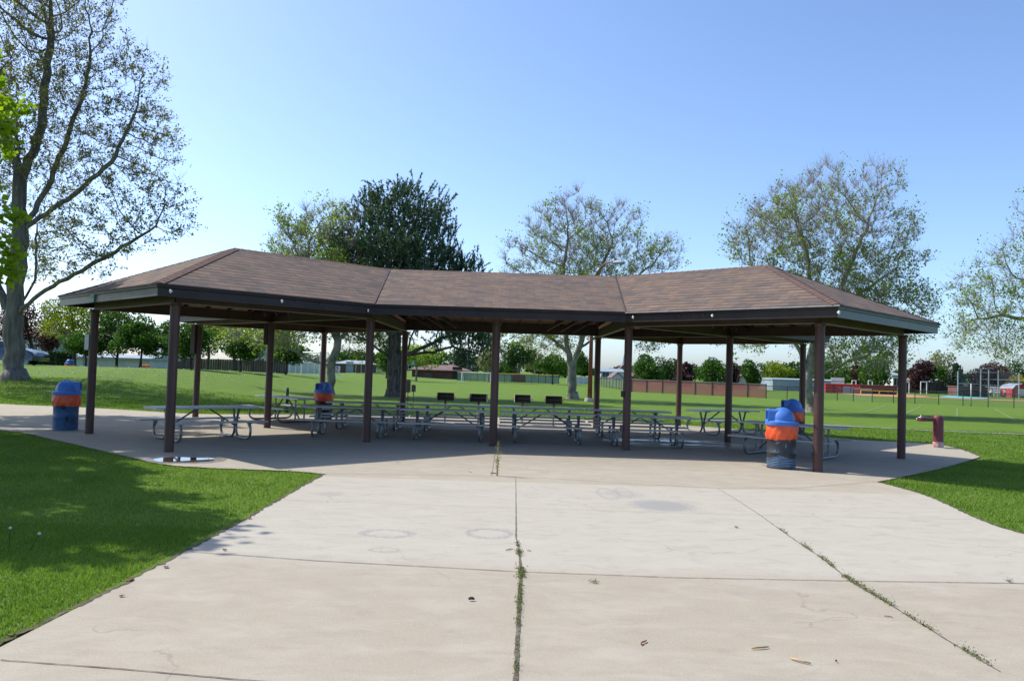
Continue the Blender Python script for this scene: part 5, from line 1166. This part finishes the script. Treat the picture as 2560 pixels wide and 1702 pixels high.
# ================================================================== GOALS
def goal(name, label, p, rz, w, h, dep, mesh=True):
    t = thing(name, label, 'soccer goal', p, rz); r = .06
    for sx in (-1, 1): MB().tube([(sx*w/2, 0, 0), (sx*w/2, 0, h)], r, 8).build('post', M['white'], t); MB().tube([(sx*w/2, 0, h), (sx*w/2, dep*.35, h), (sx*w/2, dep, .05), (sx*w/2, 0, .05)], r*.6, 6).build('side_frame', M['white'], t)
    MB().tube([(-w/2, 0, h), (w/2, 0, h)], r, 8).build('crossbar', M['white'], t); mb = MB()
    mb.add([(-w/2, dep*.35, h), (w/2, dep*.35, h), (w/2, dep, 0.05), (-w/2, dep, .05), (-w/2, 0, h), (w/2, 0, h), (-w/2, 0, .05), (w/2, 0, .05)], [(0, 1, 2, 3), (4, 5, 1, 0), (4, 0, 3, 6), (5, 7, 2, 1)]); mb.build('net', M['net'], t)
p = G(1190, 957.5); goal('soccer_goal', 'white soccer goal with net left of the middle post', (p.x, p.y, 0), R(-4), 73*p.y/F, 26*p.y/F, 2.0)
p = Gt(775, 941); goal('soccer_goal', 'white soccer goal seen at an angle behind the left sycamore', (p.x, p.y, p.z), R(-58), 5.2, 2.2, 2.0)

# ================================================================== CAR
def car():
    p = at(6, 900, 50); z = gz(p.x, 50); t = thing('parked_car', 'dark blue car parked behind the mound and the ash trunk', 'car', (p.x, 50, z), 0)
    prof = [(-2.35, .45), (-2.38, .75), (-2.25, .95), (-1.75, 1.05), (-1.15, 1.42), (-.3, 1.50), (.45, 1.42), (1.10, 1.06), (1.75, .98), (2.25, .84), (2.42, .62), (2.40, .35), (1.95, .28), (-1.95, .28)]
    pp = smooth_poly(prof+[prof[0]], 3)[:-1]; n = len(pp); mb = MB(); vs = []
    for y, k in ((-.90, .97), (-.86, 1.0), (-.3, 1.015), (.3, 1.015), (.86, 1.0), (.90, .97)):
        for x, zz in pp:
            inset = max(0, (zz-.95))*.30; vs.append((x*k, y*(1-inset/.9), .28+(zz-.28)*k))
    fs = [(i*n+j, i*n+(j+1) % n, (i+1)*n+(j+1) % n, (i+1)*n+j) for i in range(5) for j in range(n)]+[tuple(range(n))[::-1], tuple(range(5*n, 6*n))]
    mb.add(vs, fs); mb.build('body', M['carpaint'], t, auto=35)
    for sy in (-1, 1):
        w = MB(); w.add([(-1.55, sy*.83, 1.06), (1.0, sy*.83, 1.06), (.42, sy*.755, 1.37), (-1.1, sy*.755, 1.38)], [(0, 1, 2, 3)]); w.build('side_window', M['glass'], t)
    for x in (-1.45, 1.5):
        for sy in (-1, 1): wh = MB(); wh.lathe([(.0, -.1), (.30, -.1), (.33, -.06), (.33, .06), (.30, .1), (0, .1)], 20); o = wh.build('wheel', M['tyre'], t, auto=40, loc=(x, sy*.80, .33)); o.rotation_euler = (PI/2, 0, 0)
    for sy in (-1, 1): MB().box(2.33, sy*.6, .74, .14, .34, .12).build('headlight', M['white'], t, bevel=.03)
car()
# orange barrels by the fence, sign post, people
for i, (px, lb) in enumerate(((360, 'orange barrel with white band under the green tree, left one'), (369, 'orange barrel right beside the other under the green tree'))):
    p = at(px, 912, 66+i*.5); t = thing('barrel', lb, 'barrel', (p.x, 66+i*.5, gz(p.x, 66)), 0, 'orange barrels near the white wall'); MB().lathe([(0, 0), (.28, 0), (.26, .35), (.24, .62), (.2, .68), (0, .7)], 16).build('body', M['orange'], t, auto=40); MB().lathe([(.268, .36), (.256, .46)], 16).build('band', M['white'], t)
p = at(169, 885, 64); t = thing('park_sign', 'small grey sign on a post before the white wall, above the far trash can', 'sign', (p.x, 64, gz(p.x, 64))); MB().box(0, 0, 1.1, .12, .12, 2.2).build('post', M['bluegrey'], t); MB().box(0, -.08, at(169, 876, 64).z-gz(p.x, 64), .5, .04, .9).build('panel', M['bluegrey'], t)
# blue canopies behind the brown building
for px0, px1, lb in ((1020, 1042, 'blue canopy just left of the red-brown building roof'), (905, 930, 'blue canopy over the brick restroom building'), (965, 980, 'small blue canopy left of the pine trunk')):
    a, b_ = at(px0, 912, 160), at(px1, 912, 160); w = b_.x-a.x; t = thing('canopy', lb, 'canopy', ((a.x+b_.x)/2, 160, 0), 0, 'blue canopies at the far ball field'); h = a.z; mb = MB(); mb.add([(-w/2, 0, h), (w/2, 0, h), (w/2, 3, h), (-w/2, 3, h), (0, 1.5, h+.9)], [(0, 1, 4), (1, 2, 4), (2, 3, 4), (3, 0, 4), (3, 2, 1, 0)]); mb.build('cover', M['bluecan'], t)
    for x in (-.5, .5): MB().tube([(x*w*.96, .1, 0), (x*w*.96, .1, h)], .05, 6).build('post', M['greypipe'], t)
# field light poles and utility wires
def pole(px, ytop, Y, label, lamps=True, name='field_light', cat='light pole'):
    p = at(px, ytop, Y); t = thing(name, label, cat, (p.x, Y, 0)); MB().tube([(0, 0, 0), (0, 0, p.z)], [.16, .09], 8).build('pole', M['blkpipe'], t)
    if lamps: MB().box(0, 0, p.z-.1, 2.2, .3, .25).build('lamp_bank', M['bluegrey'], t)
    else: MB().box(0, 0, p.z-.6, 2.2, .12, .12).build('cross_arm', M['wood'], t)
    return Vector((p.x, Y, p.z-.6))
pole(1293, 856, 175, 'left of two slim light poles right of the middle post'); pole(1299, 856, 178, 'right of two slim light poles right of the middle post')
pole(1171, 850, 150, 'slim dark pole at the right end of the red-brown building', lamps=False)
u1 = pole(1680, 912, 240, 'utility pole above the brown-roofed house', False, 'utility_pole', 'utility pole'); u2 = pole(1300, 903, 250, 'utility pole behind the dark green tree', False, 'utility_pole', 'utility pole'); u3 = pole(2180, 900, 230, 'utility pole behind the broad green tree', False, 'utility_pole', 'utility pole')
for i, (a, b_) in enumerate(((u2, u1), (u1, u3))): 
    mid = (a+b_)/2-Vector((0, 0, 1.2)); tag(MB().tube(smooth_poly([tuple(a), tuple(mid), tuple(b_)], 8), .035, 4).build('power_line', M['blkpipe']), ('power line strung left of the utility pole above the brown-roofed house', 'power line strung right of the utility pole above the brown-roofed house')[i], 'power line')

# people at the ball field
def person(label, px, Y, h, shirt, pose):
    p = at(px, 980, Y); t = thing('person', label, 'person', (p.x, Y, 0)); k = h/1.7
    def skin_body(name, mat, vs, es, rs, root=0):
        me = bpy.data.meshes.new(name); me.from_pydata([(x*k, y*k, z*k) for x, y, z in vs], es, []); o = bpy.data.objects.new(name, me); COL.objects.link(o); o.parent = t; me.materials.append(mat)
        m = o.modifiers.new('skin', 'SKIN'); m.use_smooth_shade = True
        for i, r in enumerate(rs): sv = me.skin_vertices[0].data[i]; sv.radius = (r*k, r*k*.8)
        me.skin_vertices[0].data[root].use_root = True; s_ = o.modifiers.new('sub', 'SUBSURF'); s_.levels = 1; s_.render_levels = 1; return o
    a = pose
    vs = [(0, 0, .95), (0, 0, 1.2), (0, 0, 1.42), (0, 0, 1.52), (0, -.01, 1.64), (-.18, 0, 1.40), (-.24, -.02, 1.12), (-.22, -.12*a, .88), (.18, 0, 1.40), (.24, .0, 1.12), (.26, -.1*a, .88), (-.1, 0, .9), (-.12, -.06*a, .5), (-.13, .04*a, .08), (-.13, -.12, .04), (.1, 0, .9), (.12, .08*a, .5), (.13, .14*a, .08), (.13, 0, .04)]
    es = [(0, 1), (1, 2), (2, 3), (3, 4), (2, 5), (5, 6), (6, 7), (2, 8), (8, 9), (9, 10), (0, 11), (11, 12), (12, 13), (13, 14), (0, 15), (15, 16), (16, 17), (17, 18)]
    skin_body('body', M['skin'], vs, es, [.13, .13, .12, .055, .10, .06, .042, .033, .06, .042, .033, .09, .06, .042, .04, .09, .06, .042, .04])
    skin_body('shirt', shirt, [(0, 0, .92), (0, 0, 1.2), (0, 0, 1.42), (-.18, 0, 1.41), (-.225, -.01, 1.18), (.18, 0, 1.41), (.225, 0, 1.18)], [(0, 1), (1, 2), (2, 3), (3, 4), (2, 5), (5, 6)], [.155, .15, .135, .075, .065, .075, .065])
    skin_body('trousers', M['jeans'], [(0, 0, .93), (-.1, 0, .88), (-.12, -.06*a, .5), (-.13, .04*a, .14), (.1, 0, .88), (.12, .08*a, .5), (.13, .14*a, .14)], [(0, 1), (1, 2), (2, 3), (0, 4), (4, 5), (5, 6)], [.145, .10, .075, .06, .10, .075, .06])
    hm = MB(); hm.lathe([(0, -.03), (.10*k, -.03*k), (.112*k, .03*k), (.09*k, .09*k), (0, .125*k)], 12, (0, .015*k, 1.655*k)); hm.build('hair', M['bark_sm'], t, smooth=True)
person('person in a white shirt standing left of the white bleachers', 2480, 116, 1.25, M['shirt'], .4)
person('person in a pale shirt standing by the right end of the bleachers', 2513, 117, 1.3, M['shirt'], -.5)
person('person in dark clothes beside the one at the right end of the bleachers', 2503, 119, 1.2, M['grill'], .8)

# ================================================================== GRASS BLADES, WEEDS, DEBRIS
def in_poly(x, y, poly):
    c_ = np.zeros(len(x), bool); n = len(poly)
    for i in range(n):
        x0, y0 = poly[i]; x1, y1 = poly[(i+1) % n]
        k = ((y0 > y) != (y1 > y)) & (x < (x1-x0)*(y-y0)/(y1-y0+1e-12)+x0); c_ ^= k
    return c_
def blades(name, rg, regions, label):
    Vs = []; Rn = []
    for (poly, n, hh, ww, hole) in regions:
        xs = [p[0] for p in poly]; ys = [p[1] for p in poly]; x = rg.uniform(min(xs), max(xs), n); y = min(ys)+(max(ys)-min(ys))*rg.uniform(0, 1, n)**1.0
        k = in_poly(x, y, poly)
        if hole: k &= ~in_poly(x, y, hole)
        x, y = x[k], y[k]; n = len(x); z = terrain(x, y); a = rg.uniform(0, 2*PI, n); L = hh*rg.uniform(.55, 1.25, n)*(1+.35*vnoise(np.c_[x, y, y*0], 3.1, 2)); ln = rg.normal(0, .42, (n, 2))*L[:, None]
        w = ww*rg.uniform(.6, 1.3, n); V = np.empty((n, 3, 3)); V[:, 0] = np.c_[x-np.cos(a)*w, y-np.sin(a)*w, z]; V[:, 1] = np.c_[x+np.cos(a)*w, y+np.sin(a)*w, z]; V[:, 2] = np.c_[x+ln[:, 0], y+ln[:, 1], z+L]
        Vs.append(V.reshape(-1, 3)); Rn.append(np.clip(.42+.28*vnoise(np.c_[x, y, y*0], 1.7, 1)+rg.normal(0, .2, n), 0, 1))
    V = np.vstack(Vs); n = len(V)//3; o = fastmesh(name, V, np.arange(n*3).reshape(n, 3), M['blade'], np.concatenate(Rn)); tag(o, label, 'grass', kind='stuff'); print(name, n)
sp = slab_poly
LFq = LF
nearL = [(-3.2, 4.3), (-3.2, 9.0), (-9.2, 9.0), (-5.6, 4.3)]
midL = [(-3.15, 9.0), (-3.0, 14.2), (-6, 18.5), (-16, 20.5), (-19, 20.5), (-9.3, 9.0)]
farL = [(-13, 17), (-12, 18), (-22, 24), (-26, 24), (-16.5, 16)]
rg_ = np.random.default_rng(5)
blades('grass', rg_, [(nearL, 120000, .036, .0045, sp), (midL, 230000, .038, .0055, sp), (farL, 30000, .05, .010, sp)], 'mown green lawn in the left foreground')
nearR = [(6.3, 9.2), (6.7, 15.2), (12.4, 20.6), (17, 20.6), (10.5, 9.2)]
backR = [(6, 24.5), (12.3, 20.4), (17, 20.4), (24, 32), (7, 32)]
blades('grass', rg_, [(nearR, 120000, .042, .007, sp), (backR, 60000, .05, .012, sp)], 'mown green lawn right of the plaza')
backM = [(-22, 27), (7, 27), (7, 40), (-27, 40)]
blades('grass', rg_, [(backM, 120000, .06, .016, sp)], 'lawn behind the pavilion at the patio edge')
# clover flowers on the crest
rgc = np.random.default_rng(9); Pc = []
for i in range(150):
    px = rgc.uniform(60, 520) if i < 110 else rgc.uniform(520, 700); d = rgc.uniform(0, 1)**2*28; p = Gt(px, 917+d+max(0, px-300)*.035)
    if p.y < 80: Pc.append(p)
mb = MB()
for p in Pc: mb.box(p.x, p.y, p.z+.07, .05, .05, .05, rgc.uniform(0, 3))
tag(mb.build('clover_flowers', M['clover']), 'tiny white clover flowers dotting the crest of the mound', 'clover', kind='stuff')
# weeds in the joints
def weeds(name, path, spots, label, seed, hgt=.05):
    rg = np.random.default_rng(seed); path = np.array(path); L = np.r_[0, np.cumsum(np.linalg.norm(np.diff(path, axis=0), axis=1))]; C = []; D = []
    for (s0, s1, dens, sp_) in spots:
        n = int(dens*.34*(s1-s0)*L[-1]); u = rg.uniform(s0, s1, n)*L[-1]; cl = np.round(u/.09)*.09; u = np.where(rg.random(n) < .7, cl+rg.normal(0, .015, n), u)
        x = np.interp(u, L, path[:, 0]); y = np.interp(u, L, path[:, 1]); C.append(np.c_[x+rg.normal(0, sp_*.55, n), y+rg.normal(0, .012, n), .02+rg.exponential(hgt*.22, n)]); 
    C = np.vstack(C); n = len(C); V, Fq, rn = leaves(C, .016, rg.uniform(0, 1, n), rg=rg, aspect=.5, up=.5); tag(fastmesh(name, V, Fq, M['weed'], rn), label, 'weeds', kind='stuff')
def frac(path, px, py): g_ = G(px, py); path = np.array(path); L = np.r_[0, np.cumsum(np.linalg.norm(np.diff(path, axis=0), axis=1))]; return L[np.argmin(np.hypot(path[:, 0]-g_.x, path[:, 1]-g_.y))]/L[-1]
fc = lambda y: frac(jcen, 1296, y)
weeds('weeds', jcen, [(fc(1361), fc(1369), 1500, .02), (fc(1380), fc(1394), 2200, .035), (fc(1425), fc(1452), 3200, .04), (fc(1462), fc(1500), 1400, .022), (fc(1503), fc(1520), 2200, .028), (fc(1524), fc(1545), 900, .02), (fc(1556), fc(1570), 1300, .022), (fc(1580), fc(1702), 240, .015), (fc(1616), fc(1626), 1100, .02), (fc(1655), fc(1690), 700, .018)], 'small green weeds growing in the central joint of the plaza', 3)
fr = lambda x, y: frac(jrig, x, y)
weeds('weeds', jrig, [(fr(1945, 1322), fr(1966, 1338), 600, .02), (fr(2005, 1364), fr(2030, 1382), 1300, .028), (fr(2050, 1395), fr(2090, 1424), 1400, .03), (fr(2110, 1442), fr(2180, 1490), 2200, .035), (fr(2180, 1490), fr(2230, 1520), 1800, .03), (fr(2260, 1538), fr(2290, 1556), 1000, .03), (fr(2305, 1564), fr(2330, 1582), 1300, .03), (fr(2400, 1622), fr(2470, 1664), 1500, .03)], 'green weeds growing in the long right-hand joint of the plaza', 4)
for i, (px, py, lb) in enumerate(((2524, 1460, 'small weed tuft in the cross joint at the right edge'), (36, 1096, 'small weed tuft at the left edge of the path'), (1484, 1461, 'tiny green sprig lying on the plaza right of the central joint'))):
    p = G(px, py); rg = np.random.default_rng(i); C = np.c_[rg.normal(0, .020, 60), rg.normal(0, .016, 60), .006+rg.exponential(.008, 60)]; V, Fq, rn = leaves(C, .016, rg.uniform(0, 1, 60), rg=rg, aspect=.4); o = fastmesh('weed_tuft', V, Fq, M['weed'], rn); o.location = (p.x, p.y, .018); tag(o, lb, 'weed')
# tall weed in front of the middle post
p = G(1243, 1191); t = thing('tall_weed', 'tall spindly weed growing in front of the middle post', 'weed', (p.x, p.y, .015)); rg = np.random.default_rng(8); mb = MB(); mb.tube([(0, 0, 0), (.01, 0, .2), (-.004, 0, .42), (.012, .0, .60)], [.006, .005, .004, .002], 5)
for i in range(9): z = rg.uniform(.15, .5); a = rg.uniform(0, 6.28); mb.tube([(0, 0, z), (math.cos(a)*.06, math.sin(a)*.06, z+.07)], .002, 4)
mb.build('stem', M['twig'], t); n = 230; z = rg.uniform(.0, .60, n); sp_ = .012+.04*np.exp(-((z-.38)/.09)**2); C = np.c_[rg.normal(0, 1, n)*sp_, rg.normal(0, 1, n)*sp_, z]; V, Fq, rn = leaves(C, .03, rg.uniform(.3, 1, n), rg=rg, aspect=.5); fastmesh('foliage', V, Fq, M['weed'], rn, t)
# dandelion stalks
for px, py, h, ln, lb in ((23, 1372, .20, .0, 'upright dandelion seed head in the left lawn'), (75, 1378, .17, .08, 'leaning dandelion seed head in the left lawn')):
    p = G(px, py); t = thing('dandelion', lb, 'dandelion', (p.x, p.y, 0)); MB().tube([(0, 0, 0), (ln*.5, 0, h*.6), (ln, 0, h)], .004, 5).build('stem', M['weed'], t); MB().lathe([(0, -.016), (.014, -.006), (.015, .006), (0, .018)], 8, (ln, 0, h)).build('seed_head', M['flower'], t)
# dry leaves and twigs
def dry(px, py, s_, lb, seed):
    p = G(px, py); rg = np.random.default_rng(seed); mb = MB(); n = 9
    for k in range(3):
        a0 = rg.uniform(0, 6); ox, oy = rg.normal(0, s_*.25, 2); vs = [(ox, oy, (.006*k))]+[(ox+math.cos(a0+j*2*PI/n)*s_*rg.uniform(.35, .9), oy+math.sin(a0+j*2*PI/n)*s_*.6*rg.uniform(.35, .9), (.002+rg.uniform(.0, .014))) for j in range(n)]; mb.add(vs, [(0, j+1, (j+1) % n+1) for j in range(n)])
    o = mb.build('dry_leaf', M['dryleaf'], loc=(p.x, p.y, .018)); tag(o, lb, 'dry leaf', 'dry leaves on the plaza and lawn edge')
for i, (px, py, s_, lb) in enumerate(((616, 1221, .045, 'dry brown leaf on the left lawn near its far tip'), (624, 1300, .05, 'dry brown leaf on the lawn edge, farthest along the walk'), (560, 1380, .04, 'dry brown leaf just above the cross joint'), (415, 1423, .04, 'dry brown leaf at the lawn edge below the cross joint'), (324, 1456, .05, 'curled dry leaf at the lawn edge in the lower left'), (308, 1496, .03, 'small dry leaf on the plaza in the lower left'), (25, 1597, .045, 'dry leaf at the lawn edge in the lower left corner'), (1841, 1322, .045, 'round brown leaf alone on the right plaza slab'), (2090, 1660, .012, 'tiny brown speck of leaf near the bottom right'))):
    dry(px, py, s_*.8, lb, 50+i)
def twig(px0, py0, px1, py1, r, mat, lb, seed):
    a, b = G(px0, py0), G(px1, py1); rg = np.random.default_rng(seed); d = b-a; n = Vector((-d.y, d.x, 0)); o = MB().tube([Vector((0, 0, r)), d*.33+n*rg.uniform(-.12, .12)+Vector((0, 0, r*1.6)), d*.66+n*rg.uniform(-.12, .12)+Vector((0, 0, r*1.4)), d+Vector((0, 0, r))], [r*.8, r, r, r*.6], 6).build('twig', M[mat], smooth=True, loc=(a.x, a.y, .018)); tag(o, lb, 'twig', 'twigs lying on the plaza')
twig(1171, 1506, 1186, 1506, .012, 'bark_sm', 'short dark stick on the plaza left of the central joint', 1)
twig(1878, 1628, 1921, 1625, .007, 'twig', 'brown twig lying level on the lower right slab', 2); twig(1976, 1653, 2027, 1667, .007, 'twig', 'yellowish twig nearest the bottom right', 3)
twig(1603, 1619, 1616, 1608, .006, 'dryleaf', 'small brown twig slanting near the bottom middle', 4); twig(2210, 1546, 2232, 1549, .004, 'dryleaf', 'thin twig left of the right-hand joint', 5)
twig(1170, 1181, 1180, 1183, .004, 'dryleaf', 'tiny twig near the far plaza joint', 6); twig(1226, 1186, 1240, 1187, .010, 'dryleaf', 'dark chip beside the foot of the tall weed', 7); twig(1264, 1380, 1283, 1377, .005, 'dryleaf', 'thin twig left of the first weed tuft', 8); twig(1317, 1381, 1328, 1382, .004, 'dryleaf', 'tiny twig right of the first weed tuft', 9)
